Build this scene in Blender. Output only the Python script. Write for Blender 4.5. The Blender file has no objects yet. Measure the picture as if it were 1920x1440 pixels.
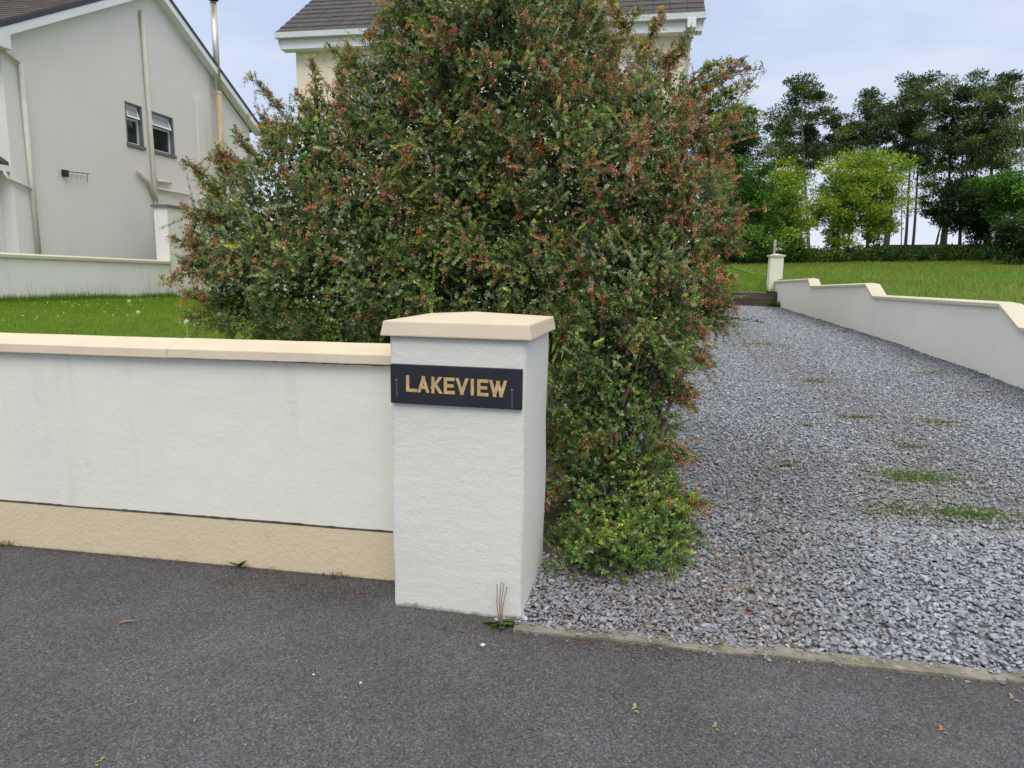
import bpy, math, random
import numpy as np
from mathutils import Vector, Matrix
rng = np.random.default_rng(7)
random.seed(7)
sc = bpy.context.scene
COL = sc.collection

# ------------------------------------------------------------------ camera
F = 1290.0
PITCH = math.atan(205 / F)
ROLL = math.radians(0.83)
cam_d = bpy.data.cameras.new('camera')
cam = bpy.data.objects.new('camera', cam_d)
COL.objects.link(cam)
cam_d.sensor_fit = 'HORIZONTAL'
cam_d.sensor_width = 36.0
cam_d.lens = 36.0 * F / 1920.0
cam_d.clip_start = 0.05
cam_d.clip_end = 9000
Rm = Matrix.Rotation(math.pi / 2 - PITCH, 4, 'X') @ Matrix.Rotation(ROLL, 4, 'Z')
cam.matrix_world = Matrix.Translation((0, 0, 1.6)) @ Rm
sc.camera = cam

# ------------------------------------------------------------------ light
sc.view_settings.view_transform = 'Standard'
sc.view_settings.look = 'None'
sc.view_settings.gamma = 1
sc.view_settings.use_curve_mapping = False
sc.view_settings.exposure = 0.36
SUN = Vector((0.04, -0.62, 0.80)).normalized()
sun_d = bpy.data.lights.new('sun', 'SUN')
sun_d.energy = 1.1
sun_d.angle = math.radians(35)
sun_d.color = (1.0, 0.96, 0.90)
sun = bpy.data.objects.new('sun', sun_d)
sun.rotation_euler = SUN.to_track_quat('Z', 'Y').to_euler()
COL.objects.link(sun)

world = bpy.data.worlds.new('World')
sc.world = world
world.use_nodes = True
nt = world.node_tree
nt.nodes.clear()
def N(nt, typ, **kw):
    n = nt.nodes.new(typ)
    for k, v in kw.items():
        if k == 'i':
            for a, b in v.items():
                n.inputs[a].default_value = b
        else:
            setattr(n, k, v)
    return n
def Lk(nt, a, b): nt.links.new(a, b)
sky = N(nt, 'ShaderNodeTexSky', sky_type='NISHITA', sun_disc=False)
sky.sun_elevation = math.asin(SUN.z)
sky.sun_rotation = math.atan2(SUN.x, SUN.y)
tc = N(nt, 'ShaderNodeTexCoord')
mp = N(nt, 'ShaderNodeMapping', i={'Scale': (1.0, 1.0, 2.6), 'Location': (.35, .2, .1)})
ns = N(nt, 'ShaderNodeTexNoise', i={'Scale': 2.3, 'Detail': 6.0, 'Roughness': 0.52, 'Distortion': 0.3})
rp = N(nt, 'ShaderNodeValToRGB')
e = rp.color_ramp.elements
e[0].position = 0.42; e[0].color = (0.45, 0.545, 0.765, 1)
e[1].position = 0.72; e[1].color = (0.72, 0.76, 0.85, 1)
m = rp.color_ramp.elements.new(0.52); m.color = (0.485, 0.585, 0.80, 1)
m = rp.color_ramp.elements.new(0.60); m.color = (0.59, 0.665, 0.83, 1)
vm = N(nt, 'ShaderNodeVectorMath', operation='SCALE', i={'Scale': 9.0})
mx = N(nt, 'ShaderNodeMix', data_type='RGBA', i={'Factor': 0.9})
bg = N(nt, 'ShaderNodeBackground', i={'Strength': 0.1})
wo = N(nt, 'ShaderNodeOutputWorld')
Lk(nt, tc.outputs['Generated'], mp.inputs['Vector'])
Lk(nt, mp.outputs[0], ns.inputs['Vector'])
Lk(nt, ns.outputs['Fac'], rp.inputs['Fac'])
Lk(nt, rp.outputs['Color'], vm.inputs[0])
Lk(nt, sky.outputs[0], mx.inputs[6])
# an overcast sky is brightest and whitest overhead, as in the open air
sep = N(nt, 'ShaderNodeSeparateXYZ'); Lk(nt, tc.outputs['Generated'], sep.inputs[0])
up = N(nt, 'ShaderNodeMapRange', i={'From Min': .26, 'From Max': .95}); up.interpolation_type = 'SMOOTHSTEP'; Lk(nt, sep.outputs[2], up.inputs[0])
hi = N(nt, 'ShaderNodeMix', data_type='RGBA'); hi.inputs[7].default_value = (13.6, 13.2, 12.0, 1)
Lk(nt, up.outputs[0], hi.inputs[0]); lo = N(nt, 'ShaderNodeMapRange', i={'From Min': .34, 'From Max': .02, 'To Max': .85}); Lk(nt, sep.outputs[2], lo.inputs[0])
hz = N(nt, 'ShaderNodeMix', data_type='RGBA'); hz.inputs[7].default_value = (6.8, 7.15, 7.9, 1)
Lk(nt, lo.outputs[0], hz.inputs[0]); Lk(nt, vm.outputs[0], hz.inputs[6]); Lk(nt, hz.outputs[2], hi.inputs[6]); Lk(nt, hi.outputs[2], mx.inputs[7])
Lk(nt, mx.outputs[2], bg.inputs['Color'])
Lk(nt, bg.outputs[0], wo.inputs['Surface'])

# ------------------------------------------------------------------ plot frame: u along the front wall, v up the driveway
TH = math.radians(-9.8)
CU, SU = math.cos(TH), math.sin(TH)
OX, OY = -0.619, 3.425
PLOT = Matrix.Translation((OX, OY, 0)) @ Matrix.Rotation(TH, 4, 'Z')
def W(u, v, z=0.0): return (OX + CU * u - SU * v, OY + SU * u + CU * v, z)
def Wn(a):
    a = np.asarray(a, float)
    return np.stack([OX + CU * a[:, 0] - SU * a[:, 1], OY + SU * a[:, 0] + CU * a[:, 1], a[:, 2]], 1)
def pix(px, py, Y):            # a point at distance Y along a sight line of the survey photo
    d = Rm.to_3x3() @ Vector(((px - 960) / F, (720 - py) / F, -1))
    return np.array((0, 0, 1.6)) + np.array(d) * (Y / d.y)

# ------------------------------------------------------------------ mesh helpers
def put(name, me, mat=None, parent=None, **props):
    o = bpy.data.objects.new(name, me)
    COL.objects.link(o)
    if mat is not None and me is not None:
        me.materials.append(mat)
    if parent is not None:
        o.parent = parent
    for k, v in props.items():
        o[k] = v
    return o
def thing(name, label, cat, group=None):
    o = put(name, None, None, None, label=label, category=cat)
    if group: o['group'] = group
    return o
class MB:
    def __init__(s): s.v = []; s.f = []
    def add(s, vs, fs):
        b = len(s.v); s.v += [tuple(p) for p in vs]; s.f += [tuple(b + i for i in f) for f in fs]; return s
    def box(s, u0, u1, v0, v1, z0, z1):
        p = [(u0, v0, z0), (u1, v0, z0), (u1, v1, z0), (u0, v1, z0), (u0, v0, z1), (u1, v0, z1), (u1, v1, z1), (u0, v1, z1)]
        return s.add(p, [(3, 2, 1, 0), (4, 5, 6, 7), (0, 1, 5, 4), (1, 2, 6, 5), (2, 3, 7, 6), (3, 0, 4, 7)])
    def hexa(s, p):   # 8 points, bottom ring then top ring
        return s.add(p, [(3, 2, 1, 0), (4, 5, 6, 7), (0, 1, 5, 4), (1, 2, 6, 5), (2, 3, 7, 6), (3, 0, 4, 7)])
    def prism_u(s, prof, u0, u1):   # profile of (v,z) extruded along u
        n = len(prof)
        p = [(u0, a, b) for a, b in prof] + [(u1, a, b) for a, b in prof]
        return s.add(p, [tuple(range(n)), tuple(range(2 * n - 1, n - 1, -1))] + [(i, i + n, (i + 1) % n + n, (i + 1) % n) for i in range(n)])
    def prism_v(s, prof, v0, v1):   # profile of (u,z) extruded along v
        n = len(prof)
        p = [(a, v0, b) for a, b in prof] + [(a, v1, b) for a, b in prof]
        return s.add(p, [tuple(range(n)), tuple(range(2 * n - 1, n - 1, -1))] + [(i, i + n, (i + 1) % n + n, (i + 1) % n) for i in range(n)])
    def tube(s, pts, r, n=8, cap=True):
        pts = [Vector(p) for p in pts]
        rs = r if hasattr(r, '__len__') else [r] * len(pts)
        b = len(s.v)
        up = None
        for k, p in enumerate(pts):
            d = (pts[min(k + 1, len(pts) - 1)] - pts[max(k - 1, 0)]).normalized()
            if up is None: up = Vector((0, 0, 1)) if abs(d.z) < .9 else Vector((1, 0, 0))
            x = d.cross(up).normalized(); y = d.cross(x).normalized(); up = -y if False else up
            for i in range(n):
                a = 2 * math.pi * i / n
                s.v.append(tuple(p + (x * math.cos(a) + y * math.sin(a)) * rs[k]))
        for k in range(len(pts) - 1):
            for i in range(n):
                j = (i + 1) % n
                s.f.append((b + k * n + i, b + k * n + j, b + (k + 1) * n + j, b + (k + 1) * n + i))
        if cap:
            s.f.append(tuple(b + i for i in range(n - 1, -1, -1)))
            e0 = b + (len(pts) - 1) * n
            s.f.append(tuple(e0 + i for i in range(n)))
        return s
    def mesh(s, name, bevel=0, smooth=False):
        me = bpy.data.meshes.new(name)
        me.from_pydata(s.v, [], s.f)
        import bmesh
        bm = bmesh.new(); bm.from_mesh(me)
        bmesh.ops.recalc_face_normals(bm, faces=bm.faces)
        if bevel > 0:
            ed = [e for e in bm.edges if len(e.link_faces) == 2 and e.calc_face_angle(0) > 0.35]
            bmesh.ops.bevel(bm, geom=ed, offset=bevel, segments=2, affect='EDGES', profile=0.6)
        bm.to_mesh(me); bm.free()
        if smooth: me.shade_smooth()
        return me
    def obj(s, name, mat, parent=None, bevel=0, smooth=False, plot=True, **props):
        o = put(name, s.mesh(name, bevel, smooth), mat, parent, **props)
        if plot and parent is None: o.matrix_world = PLOT
        return o
def np_mesh(name, verts, nper, cols=None, faces=None):
    """verts (M,3); polygons of nper consecutive verts unless faces is given; cols (M,3) point colours"""
    me = bpy.data.meshes.new(name)
    verts = np.ascontiguousarray(verts, np.float32)
    M = len(verts)
    if faces is None:
        nf = M // nper; idx = np.arange(nf * nper, dtype=np.int32)
    else:
        faces = np.ascontiguousarray(faces, np.int32); nf, nper = faces.shape; idx = faces.ravel()
    me.vertices.add(M); me.vertices.foreach_set('co', verts.ravel())
    me.loops.add(nf * nper); me.loops.foreach_set('vertex_index', idx)
    me.polygons.add(nf); me.polygons.foreach_set('loop_start', np.arange(0, nf * nper, nper, dtype=np.int32))
    if cols is not None:
        at = me.attributes.new('tint', 'FLOAT_COLOR', 'POINT')
        c = np.ones((M, 4), np.float32); c[:, :3] = cols
        at.data.foreach_set('color', c.ravel())
    me.update(calc_edges=True)
    return me
def unit(a): return a / np.maximum(np.linalg.norm(a, axis=-1, keepdims=True), 1e-9)
def leaves(P, D, Nn, Ln, Wd, fold=0.25, kite=0.45):
    """a folded pointed leaf of four corners at each point: direction D, face normal about Nn"""
    D = unit(D); S = unit(np.cross(D, Nn)); Nn = np.cross(S, D)
    Ln = Ln[:, None]; Wd = Wd[:, None]
    a = P; t = P + D * Ln
    m1 = P + D * Ln * kite + S * Wd * .5 + Nn * Wd * fold
    m2 = P + D * Ln * kite - S * Wd * .5 + Nn * Wd * fold
    return np.stack([a, m1, t, m2], 1).reshape(-1, 3)
def rand_unit(n):
    return unit(rng.normal(size=(n, 3)))

# ------------------------------------------------------------------ materials
def mat(name, base=(.5, .5, .5), rough=.8, noise=None, bump=None, spec=.5, metal=0, attr=None, fn=None, coord='Object'):
    """noise: list of (scale, (colour), lo, hi, detail) blended over base; bump: list of (scale, distance, detail)"""
    m = bpy.data.materials.new(name); m.use_nodes = True
    t = m.node_tree; b = t.nodes['Principled BSDF']
    b.inputs['Roughness'].default_value = rough; b.inputs['Metallic'].default_value = metal
    b.inputs['Specular IOR Level'].default_value = spec
    tc = N(t, 'ShaderNodeTexCoord'); co = tc.outputs[coord]
    rgb = N(t, 'ShaderNodeRGB'); rgb.outputs[0].default_value = (*base, 1); cur = rgb.outputs[0]
    if attr:
        a = N(t, 'ShaderNodeAttribute', attribute_name=attr, attribute_type='GEOMETRY'); cur = a.outputs['Color']
    for (s, c, lo, hi, det) in (noise or []):
        n = N(t, 'ShaderNodeTexNoise', i={'Scale': s, 'Detail': det, 'Roughness': .6}) if not isinstance(s, tuple) else \
            N(t, 'ShaderNodeTexNoise', i={'Scale': 1.0, 'Detail': det, 'Roughness': .6})
        if isinstance(s, tuple):
            mpn = N(t, 'ShaderNodeMapping', i={'Scale': s}); Lk(t, co, mpn.inputs[0]); Lk(t, mpn.outputs[0], n.inputs['Vector'])
        else:
            Lk(t, co, n.inputs['Vector'])
        r = N(t, 'ShaderNodeMapRange', i={'From Min': lo, 'From Max': hi}); Lk(t, n.outputs['Fac'], r.inputs[0])
        x = N(t, 'ShaderNodeMix', data_type='RGBA'); Lk(t, r.outputs[0], x.inputs[0]); Lk(t, cur, x.inputs[6]); x.inputs[7].default_value = (*c, 1)
        cur = x.outputs[2]
    nrm = None
    for (s, dist, det) in (bump or []):
        n = N(t, 'ShaderNodeTexNoise', i={'Scale': s if not isinstance(s, tuple) else 1.0, 'Detail': det, 'Roughness': .55})
        if isinstance(s, tuple):
            mpn = N(t, 'ShaderNodeMapping', i={'Scale': s}); Lk(t, co, mpn.inputs[0]); Lk(t, mpn.outputs[0], n.inputs['Vector'])
        else:
            Lk(t, co, n.inputs['Vector'])
        bp = N(t, 'ShaderNodeBump', i={'Strength': 1.0, 'Distance': dist}); Lk(t, n.outputs['Fac'], bp.inputs['Height'])
        if nrm: Lk(t, nrm, bp.inputs['Normal'])
        nrm = bp.outputs[0]
    if fn: cur, nrm = fn(t, co, cur, nrm, b)
    Lk(t, cur, b.inputs['Base Color'])
    if nrm: Lk(t, nrm, b.inputs['Normal'])
    return m
def low_dirt(z0, h, colour, amt=.8, sc_=(9, 9, 4), axis=2):
    """splash dirt and algae that has gathered on the lowest part of a wall, broken up by noise"""
    def fn(t, co, cur, nrm, b):
        g = N(t, 'ShaderNodeSeparateXYZ'); Lk(t, co, g.inputs[0])
        n = N(t, 'ShaderNodeTexNoise', i={'Scale': 14.0, 'Detail': 8.0, 'Roughness': .7}); Lk(t, co, n.inputs['Vector'])
        m1 = N(t, 'ShaderNodeMath', operation='MULTIPLY_ADD', i={1: h * 1.6, 2: z0 - h * .3}); Lk(t, n.outputs['Fac'], m1.inputs[0])
        m2 = N(t, 'ShaderNodeMath', operation='SUBTRACT'); Lk(t, m1.outputs[0], m2.inputs[0]); Lk(t, g.outputs[2], m2.inputs[1])
        r = N(t, 'ShaderNodeMapRange', i={'From Min': 0, 'From Max': h * .5, 'To Max': amt}); Lk(t, m2.outputs[0], r.inputs[0])
        x = N(t, 'ShaderNodeMix', data_type='RGBA'); Lk(t, r.outputs[0], x.inputs[0]); Lk(t, cur, x.inputs[6]); x.inputs[7].default_value = (*colour, 1)
        return x.outputs[2], nrm
    return fn
def asphalt_fn(t, co, cur, nrm, b):
    v = N(t, 'ShaderNodeTexVoronoi', i={'Scale': 145.0}); Lk(t, co, v.inputs['Vector'])
    r = N(t, 'ShaderNodeValToRGB'); Lk(t, v.outputs['Color'], r.inputs[0])
    el = r.color_ramp.elements
    el[0].position = .1; el[0].color = (.038, .038, .043, 1); el[1].position = .95; el[1].color = (.185, .185, .20, 1)
    k = el.new(.5); k.color = (.080, .080, .088, 1); k = el.new(.8); k.color = (.115, .115, .125, 1)
    # brown organic fines lying in patches
    n = N(t, 'ShaderNodeTexNoise', i={'Scale': 2.2, 'Detail': 7.0, 'Roughness': .65}); Lk(t, co, n.inputs['Vector'])
    q = N(t, 'ShaderNodeMapRange', i={'From Min': .54, 'From Max': .74, 'To Max': .38}); Lk(t, n.outputs['Fac'], q.inputs[0])
    x = N(t, 'ShaderNodeMix', data_type='RGBA'); Lk(t, q.outputs[0], x.inputs[0]); Lk(t, r.outputs[0], x.inputs[6]); x.inputs[7].default_value = (.115, .092, .075, 1)
    n2 = N(t, 'ShaderNodeTexNoise', i={'Scale': 1.3, 'Detail': 9.0, 'Roughness': .72}); Lk(t, co, n2.inputs['Vector'])
    q2 = N(t, 'ShaderNodeMapRange', i={'From Min': .3, 'From Max': .7, 'To Min': .70, 'To Max': 1.26}); Lk(t, n2.outputs['Fac'], q2.inputs[0])
    sc2 = N(t, 'ShaderNodeVectorMath', operation='SCALE'); Lk(t, x.outputs[2], sc2.inputs[0]); Lk(t, q2.outputs[0], sc2.inputs['Scale'])
    bp = N(t, 'ShaderNodeBump', i={'Strength': .9, 'Distance': .004}); Lk(t, v.outputs['Distance'], bp.inputs['Height']); bp.invert = True
    n3 = N(t, 'ShaderNodeTexNoise', i={'Scale': 60.0, 'Detail': 4.0}); Lk(t, co, n3.inputs['Vector'])
    bq = N(t, 'ShaderNodeBump', i={'Strength': .8, 'Distance': .006}); Lk(t, n3.outputs['Fac'], bq.inputs['Height']); Lk(t, bp.outputs[0], bq.inputs['Normal'])
    return sc2.outputs[0], bq.outputs[0]
def gravel_fn(t, co, cur, nrm, b):
    v = N(t, 'ShaderNodeTexVoronoi', i={'Scale': 34.0}); Lk(t, co, v.inputs['Vector'])
    r = N(t, 'ShaderNodeValToRGB'); Lk(t, v.outputs['Color'], r.inputs[0])
    el = r.color_ramp.elements
    el[0].position = .1; el[0].color = (.15, .15, .165, 1); el[1].position = .95; el[1].color = (.38, .39, .42, 1)
    k = el.new(.5); k.color = (.20, .205, .225, 1)
    n = N(t, 'ShaderNodeTexNoise', i={'Scale': .55, 'Detail': 6.0, 'Roughness': .6}); Lk(t, co, n.inputs['Vector'])
    q = N(t, 'ShaderNodeMapRange', i={'From Min': .5, 'From Max': .75, 'To Max': .5}); Lk(t, n.outputs['Fac'], q.inputs[0])
    x = N(t, 'ShaderNodeMix', data_type='RGBA'); Lk(t, q.outputs[0], x.inputs[0]); Lk(t, r.outputs[0], x.inputs[6]); x.inputs[7].default_value = (.10, .095, .07, 1)
    bp = N(t, 'ShaderNodeBump', i={'Strength': 1.0, 'Distance': .02}); Lk(t, v.outputs['Distance'], bp.inputs['Height']); bp.invert = True
    return x.outputs[2], bp.outputs[0]

M = {}
M['asphalt'] = mat('asphalt', rough=.85, fn=asphalt_fn)
M['gravel_bed'] = mat('gravel_bed', rough=.9, fn=gravel_fn)
M['render_white'] = mat('render_white', (.78, .768, .675), .85, noise=[(1.3, (.73, .72, .64), .45, .75, 4), (7, (.67, .66, .585), .60, .85, 8), ((5, 5, .5), (.66, .645, .56), .58, .85, 5)],
                        bump=[(30, .0018, 3), (95, .0013, 3), (5, .004, 2)], fn=low_dirt(.02, .05, (.30, .29, .22), .45))
M['render_pillar'] = mat('render_pillar', (.725, .715, .655), .85, noise=[(2.2, (.69, .695, .645), .5, .75, 5), (9, (.64, .64, .59), .62, .82, 8)],
                         bump=[((14, 14, 20), .0038, 5), (80, .0018, 3), (240, .0006, 2)], fn=low_dirt(.0, .045, (.16, .15, .09), .9))
M['render_side'] = mat('render_side', (.84, .835, .80), .88, noise=[(.7, (.80, .795, .76), .4, .7, 5), ((2.2, 2.2, .6), (.77, .76, .72), .55, .9, 4)],
                       bump=[(60, .003, 3)])
M['plinth'] = mat('plinth', (.68, .57, .385), .85, noise=[(2, (.65, .545, .365), .4, .7, 4), (8, (.60, .50, .34), .6, .85, 6)], bump=[(50, .004, 3), (160, .0015, 2)],
                  fn=low_dirt(-.012, .05, (.15, .135, .09), .6))
M['cream'] = mat('cream', (.66, .57, .43), .8, noise=[(3, (.60, .51, .38), .45, .75, 5), (13, (.50, .42, .31), .70, .9, 8)], bump=[(40, .0016, 3), (150, .0006, 2)])
M['cream_pale'] = mat('cream_pale', (.60, .56, .44), .8, noise=[(2, (.55, .51, .40), .45, .75, 5)], bump=[(60, .0015, 3)])
M['slate'] = mat('slate', (.012, .013, .018), .42, noise=[(120, (.03, .032, .042), .5, .8, 3), (5, (.02, .021, .028), .4, .7, 4)], bump=[(300, .0003, 2)])
M['gold'] = mat('gold', (.58, .40, .17), .6, noise=[(30, (.44, .29, .13), .42, .68, 4), (12, (.66, .50, .26), .5, .7, 4)])
M['drip'] = mat('drip', (.055, .056, .085), .6)
M['rust'] = mat('rust', (.20, .13, .10), .7)
M['crack'] = mat('crack', (.055, .048, .036), .95)
M['concrete'] = mat('concrete', (.26, .24, .20), .9, noise=[(7, (.13, .12, .095), .40, .66, 8), (25, (.36, .345, .31), .55, .75, 5), (4, (.20, .19, .09), .55, .75, 6)], bump=[(40, .01, 4), (130, .004, 3)])
M['gable'] = mat('gable', (.775, .745, .735), .9, noise=[(.5, (.735, .71, .70), .4, .7, 5), ((1.6, 1.6, .4), (.72, .69, .67), .52, .9, 6)], bump=[(45, .004, 3)])
M['neighbour_wall'] = mat('neighbour_wall', (.87, .85, .82), .9, noise=[(.9, (.82, .81, .79), .4, .7, 5), ((3, 3, .5), (.64, .635, .57), .55, .8, 5)], bump=[(45, .004, 3)])
M['house_cream'] = mat('house_cream', (.83, .73, .575), .9, noise=[(.7, (.80, .70, .55), .4, .7, 5), ((3, 3, .3), (.76, .67, .52), .55, .8, 5)], bump=[(50, .003, 3)])
M['pvc'] = mat('pvc', (.80, .81, .83), .4, noise=[(1.5, (.74, .75, .76), .45, .7, 4), ((1.5, 1.5, 14), (.60, .61, .59), .62, .85, 5)])
M['pvc_frame'] = mat('pvc_frame', (.82, .83, .85), .35, noise=[(3, (.76, .77, .78), .5, .7, 3)])
M['pipe'] = mat('pipe', (.62, .59, .51), .6, noise=[(3, (.54, .51, .43), .45, .7, 4)])
M['dark_edge'] = mat('dark_edge', (.035, .04, .055), .6, noise=[(6, (.06, .06, .07), .5, .7, 3)])
M['tile'] = mat('tile', (.048, .043, .046), .8, noise=[(3, (.072, .063, .062), .42, .68, 5), (26, (.15, .135, .11), .66, .8, 5), (60, (.035, .032, .035), .55, .7, 3)], bump=[(70, .003, 3)])
M['tile_old'] = mat('tile_old', (.060, .047, .042), .9, noise=[(5, (.11, .085, .065), .45, .7, 6), (30, (.16, .14, .10), .64, .8, 5)], bump=[(70, .004, 3)])
M['sill'] = mat('sill', (.17, .175, .185), .8, noise=[(8, (.13, .135, .145), .5, .7, 4)])
M['glass'] = mat('glass', (.02, .025, .028), .04, spec=.8, noise=[(2, (.05, .055, .055), .5, .7, 2)])
M['net'] = mat('net', (.34, .37, .43), .25, noise=[((24, 24, 1), (.22, .25, .31), .45, .65, 3)])
M['steel'] = mat('steel', (.58, .57, .55), .35, metal=.7, noise=[((6, 6, 1.2), (.42, .33, .20), .5, .66, 6)])
M['steel_stained'] = mat('steel_stained', (.50, .43, .28), .6, metal=.15, noise=[((9, 9, 1.0), (.36, .22, .08), .48, .68, 6)])
M['black'] = mat('black', (.015, .015, .017), .5)
M['sleeper'] = mat('sleeper', (.065, .05, .04), .9, noise=[((1.5, 8, 14), (.12, .10, .08), .45, .7, 6), (3, (.05, .07, .025), .6, .75, 5)], bump=[((2, 20, 30), .01, 4)])
M['lawn_soil'] = mat('lawn_soil', (.095, .170, .014), .95, spec=.1, noise=[(2, (.085, .11, .02), .45, .7, 5), (30, (.05, .095, .010), .5, .7, 5)], bump=[(30, .03, 4)])
M['field_soil'] = mat('field_soil', (.115, .190, .032), .95, spec=.1, noise=[(.35, (.13, .16, .04), .45, .7, 6), (6, (.065, .115, .02), .5, .7, 5)], bump=[(12, .06, 4)])
M['far_land'] = mat('far_land', (.10, .145, .05), .95, noise=[(.01, (.05, .09, .035), .45, .6, 6)])
M['hills'] = mat('hills', (.20, .26, .30), .95, noise=[(.004, (.15, .21, .25), .45, .6, 6)])  # pale blue-grey base colour stands in for distance haze
M['soil'] = mat('soil', (.075, .055, .038), .95, noise=[(20, (.13, .09, .065), .5, .7, 6)], bump=[(40, .015, 4)])
M['bark_dark'] = mat('bark_dark', (.075, .058, .045), .9, noise=[(9, (.12, .10, .08), .5, .7, 5)], bump=[((14, 14, 3), .03, 4)])
M['bark_mid'] = mat('bark_mid', (.15, .125, .09), .9, noise=[(6, (.09, .09, .05), .45, .7, 5)], bump=[((14, 14, 3), .03, 4)])
M['bark_pale'] = mat('bark_pale', (.34, .32, .27), .9, noise=[(5, (.20, .19, .15), .45, .65, 5)])
M['twig'] = mat('twig', (.15, .095, .07), .8, noise=[(12, (.24, .18, .14), .5, .7, 4)])
def leaf_mat(name, rough, trans=.25, spec=.5):
    m = bpy.data.materials.new(name); m.use_nodes = True
    t = m.node_tree; b = t.nodes['Principled BSDF']; out = t.nodes['Material Output']
    b.inputs['Roughness'].default_value = rough; b.inputs['Specular IOR Level'].default_value = spec
    a = N(t, 'ShaderNodeAttribute', attribute_name='tint')
    tr = N(t, 'ShaderNodeBsdfTranslucent'); mx = N(t, 'ShaderNodeMixShader', i={0: trans})
    sc_ = N(t, 'ShaderNodeVectorMath', operation='MULTIPLY', i={1: (1.5, 1.7, .7)})
    Lk(t, a.outputs['Color'], b.inputs['Base Color']); Lk(t, a.outputs['Color'], sc_.inputs[0]); Lk(t, sc_.outputs[0], tr.inputs['Color'])
    Lk(t, b.outputs[0], mx.inputs[1]); Lk(t, tr.outputs[0], mx.inputs[2]); Lk(t, mx.outputs[0], out.inputs['Surface'])
    return m
M['leaf_gloss'] = leaf_mat('leaf_gloss', .42, .22, .38)
M['leaf'] = leaf_mat('leaf', .6, .3, .3)
M['needle'] = leaf_mat('needle', .7, .12, .2)
M['grass'] = leaf_mat('grass', .6, .35, .2)
def stone_mat():
    m = bpy.data.materials.new('gravel_stone'); m.use_nodes = True
    t = m.node_tree; b = t.nodes['Principled BSDF']; b.inputs['Roughness'].default_value = .75
    a = N(t, 'ShaderNodeAttribute', attribute_name='tint', attribute_type='INSTANCER')
    tc = N(t, 'ShaderNodeTexCoord'); n = N(t, 'ShaderNodeTexNoise', i={'Scale': 3.5, 'Detail': 5.0})
    r = N(t, 'ShaderNodeMapRange', i={'From Min': .3, 'From Max': .7, 'To Min': .78, 'To Max': 1.2})
    s = N(t, 'ShaderNodeVectorMath', operation='SCALE')
    Lk(t, tc.outputs['Object'], n.inputs['Vector']); Lk(t, n.outputs['Fac'], r.inputs[0]); Lk(t, a.outputs['Color'], s.inputs[0]); Lk(t, r.outputs[0], s.inputs['Scale'])
    Lk(t, s.outputs[0], b.inputs['Base Color'])
    return m
M['stone'] = stone_mat()

# ------------------------------------------------------------------ ground heights (u,v in the plot frame)
def vnoise(x, y, s, seed=0):
    r = np.zeros_like(x, float)
    g = np.random.default_rng(seed)
    for k in range(5):
        a, b, c = g.uniform(0, 6.28, 3)
        r += np.sin((x * math.cos(a) + y * math.sin(a)) * s * (1 + .6 * k) + b) * np.cos((x * math.cos(c) - y * math.sin(c)) * s * (.8 + .5 * k) + c) / (1 + k)
    return r / 2
def drive_z(u, v):
    z = np.interp(v, [-.36, 0, 6.1, 7, 10.7, 21.2, 40], [.0, .03, .29, .335, .46, .66, .8])
    return z + .012 * vnoise(u, v, 2.0, 3)
def sstep(x, a, b):
    t = np.clip((x - a) / (b - a), 0, 1); return t * t * (3 - 2 * t)
def lawn_z(u, v):
    hi = .50 + .42 * sstep(v, .5, 7.5) - .012 * np.clip(v - 8, 0, 10)
    k = sstep(u, .6, -2.4)
    return drive_z(u, v) * (1 - k) + (hi + .02 * vnoise(u, v, 1.1, 5)) * k
def field_z(u, v):
    z = np.interp(v, [-6, 3, 7, 20, 28, 46, 50, 58, 90], [.2, .85, 1.06, 1.55, 1.86, 2.80, 2.95, 2.75, 0.8])
    return z + .012 * (u - 10) * np.clip(v / 40, 0, 1) + .06 * vnoise(u, v, .35, 9) + .02 * vnoise(u, v, 1.6, 2)
def bed_z(u, v):
    b = 1.14 + .01 * (v - 21.5) + .04 * vnoise(u, v, .9, 8)
    f = field_z(np.full_like(u, 6.1), v)
    k = np.maximum(sstep(v, 31.3, 36), sstep(u, 5.0, 6.15) * sstep(v, 22.6, 24))
    return b + (f - b) * k
def sheet(name, us, vs, zf, material, parent=None, **props):
    uu, vv = np.meshgrid(us, vs)
    z = zf(uu.ravel(), vv.ravel())
    P = Wn(np.stack([uu.ravel(), vv.ravel(), z], 1))
    nu, nv = len(us), len(vs)
    i, j = np.meshgrid(np.arange(nu - 1), np.arange(nv - 1))
    a = (j * nu + i).ravel()
    me = np_mesh(name, P, 4, faces=np.stack([a, a + 1, a + 1 + nu, a + nu], 1))
    me.shade_smooth()
    return put(name, me, material, parent, **props)
LS = np.linspace
# base land to the horizon
bm_ = MB(); n = 48
bm_.add([(0, 0, -.35)] + [(5000 * math.cos(2 * math.pi * k / n), 5000 * math.sin(2 * math.pi * k / n), -.35) for k in range(n)], [(0, 1 + k, 1 + (k + 1) % n) for k in range(n)])
bm_.obj('ground', M['far_land'], plot=False, kind='structure')
sheet('pavement', LS(-30, 40, 60), LS(-14, -.36, 20), lambda u, v: 0 * u, M['asphalt'], kind='structure')
sheet('pavement_strip', LS(-30, 1.05, 30), LS(-.36, .05, 3), lambda u, v: 0 * u - .0 , M['asphalt'], kind='structure')
sheet('driveway', LS(.5, 6.12, 30), LS(-.35, 21.6, 90), lambda u, v: drive_z(u, v) - .012, M['gravel_bed'], kind='structure')
sheet('lawn', LS(-11.4, .60, 50), LS(.15, 24, 80), lambda u, v: lawn_z(u, v), M['lawn_soil'], kind='structure')
sheet('neighbour_yard', LS(-40, -11.50, 20), LS(-.3, 40, 30), lambda u, v: 1.25 + 0 * u, M['lawn_soil'], kind='structure')
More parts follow.
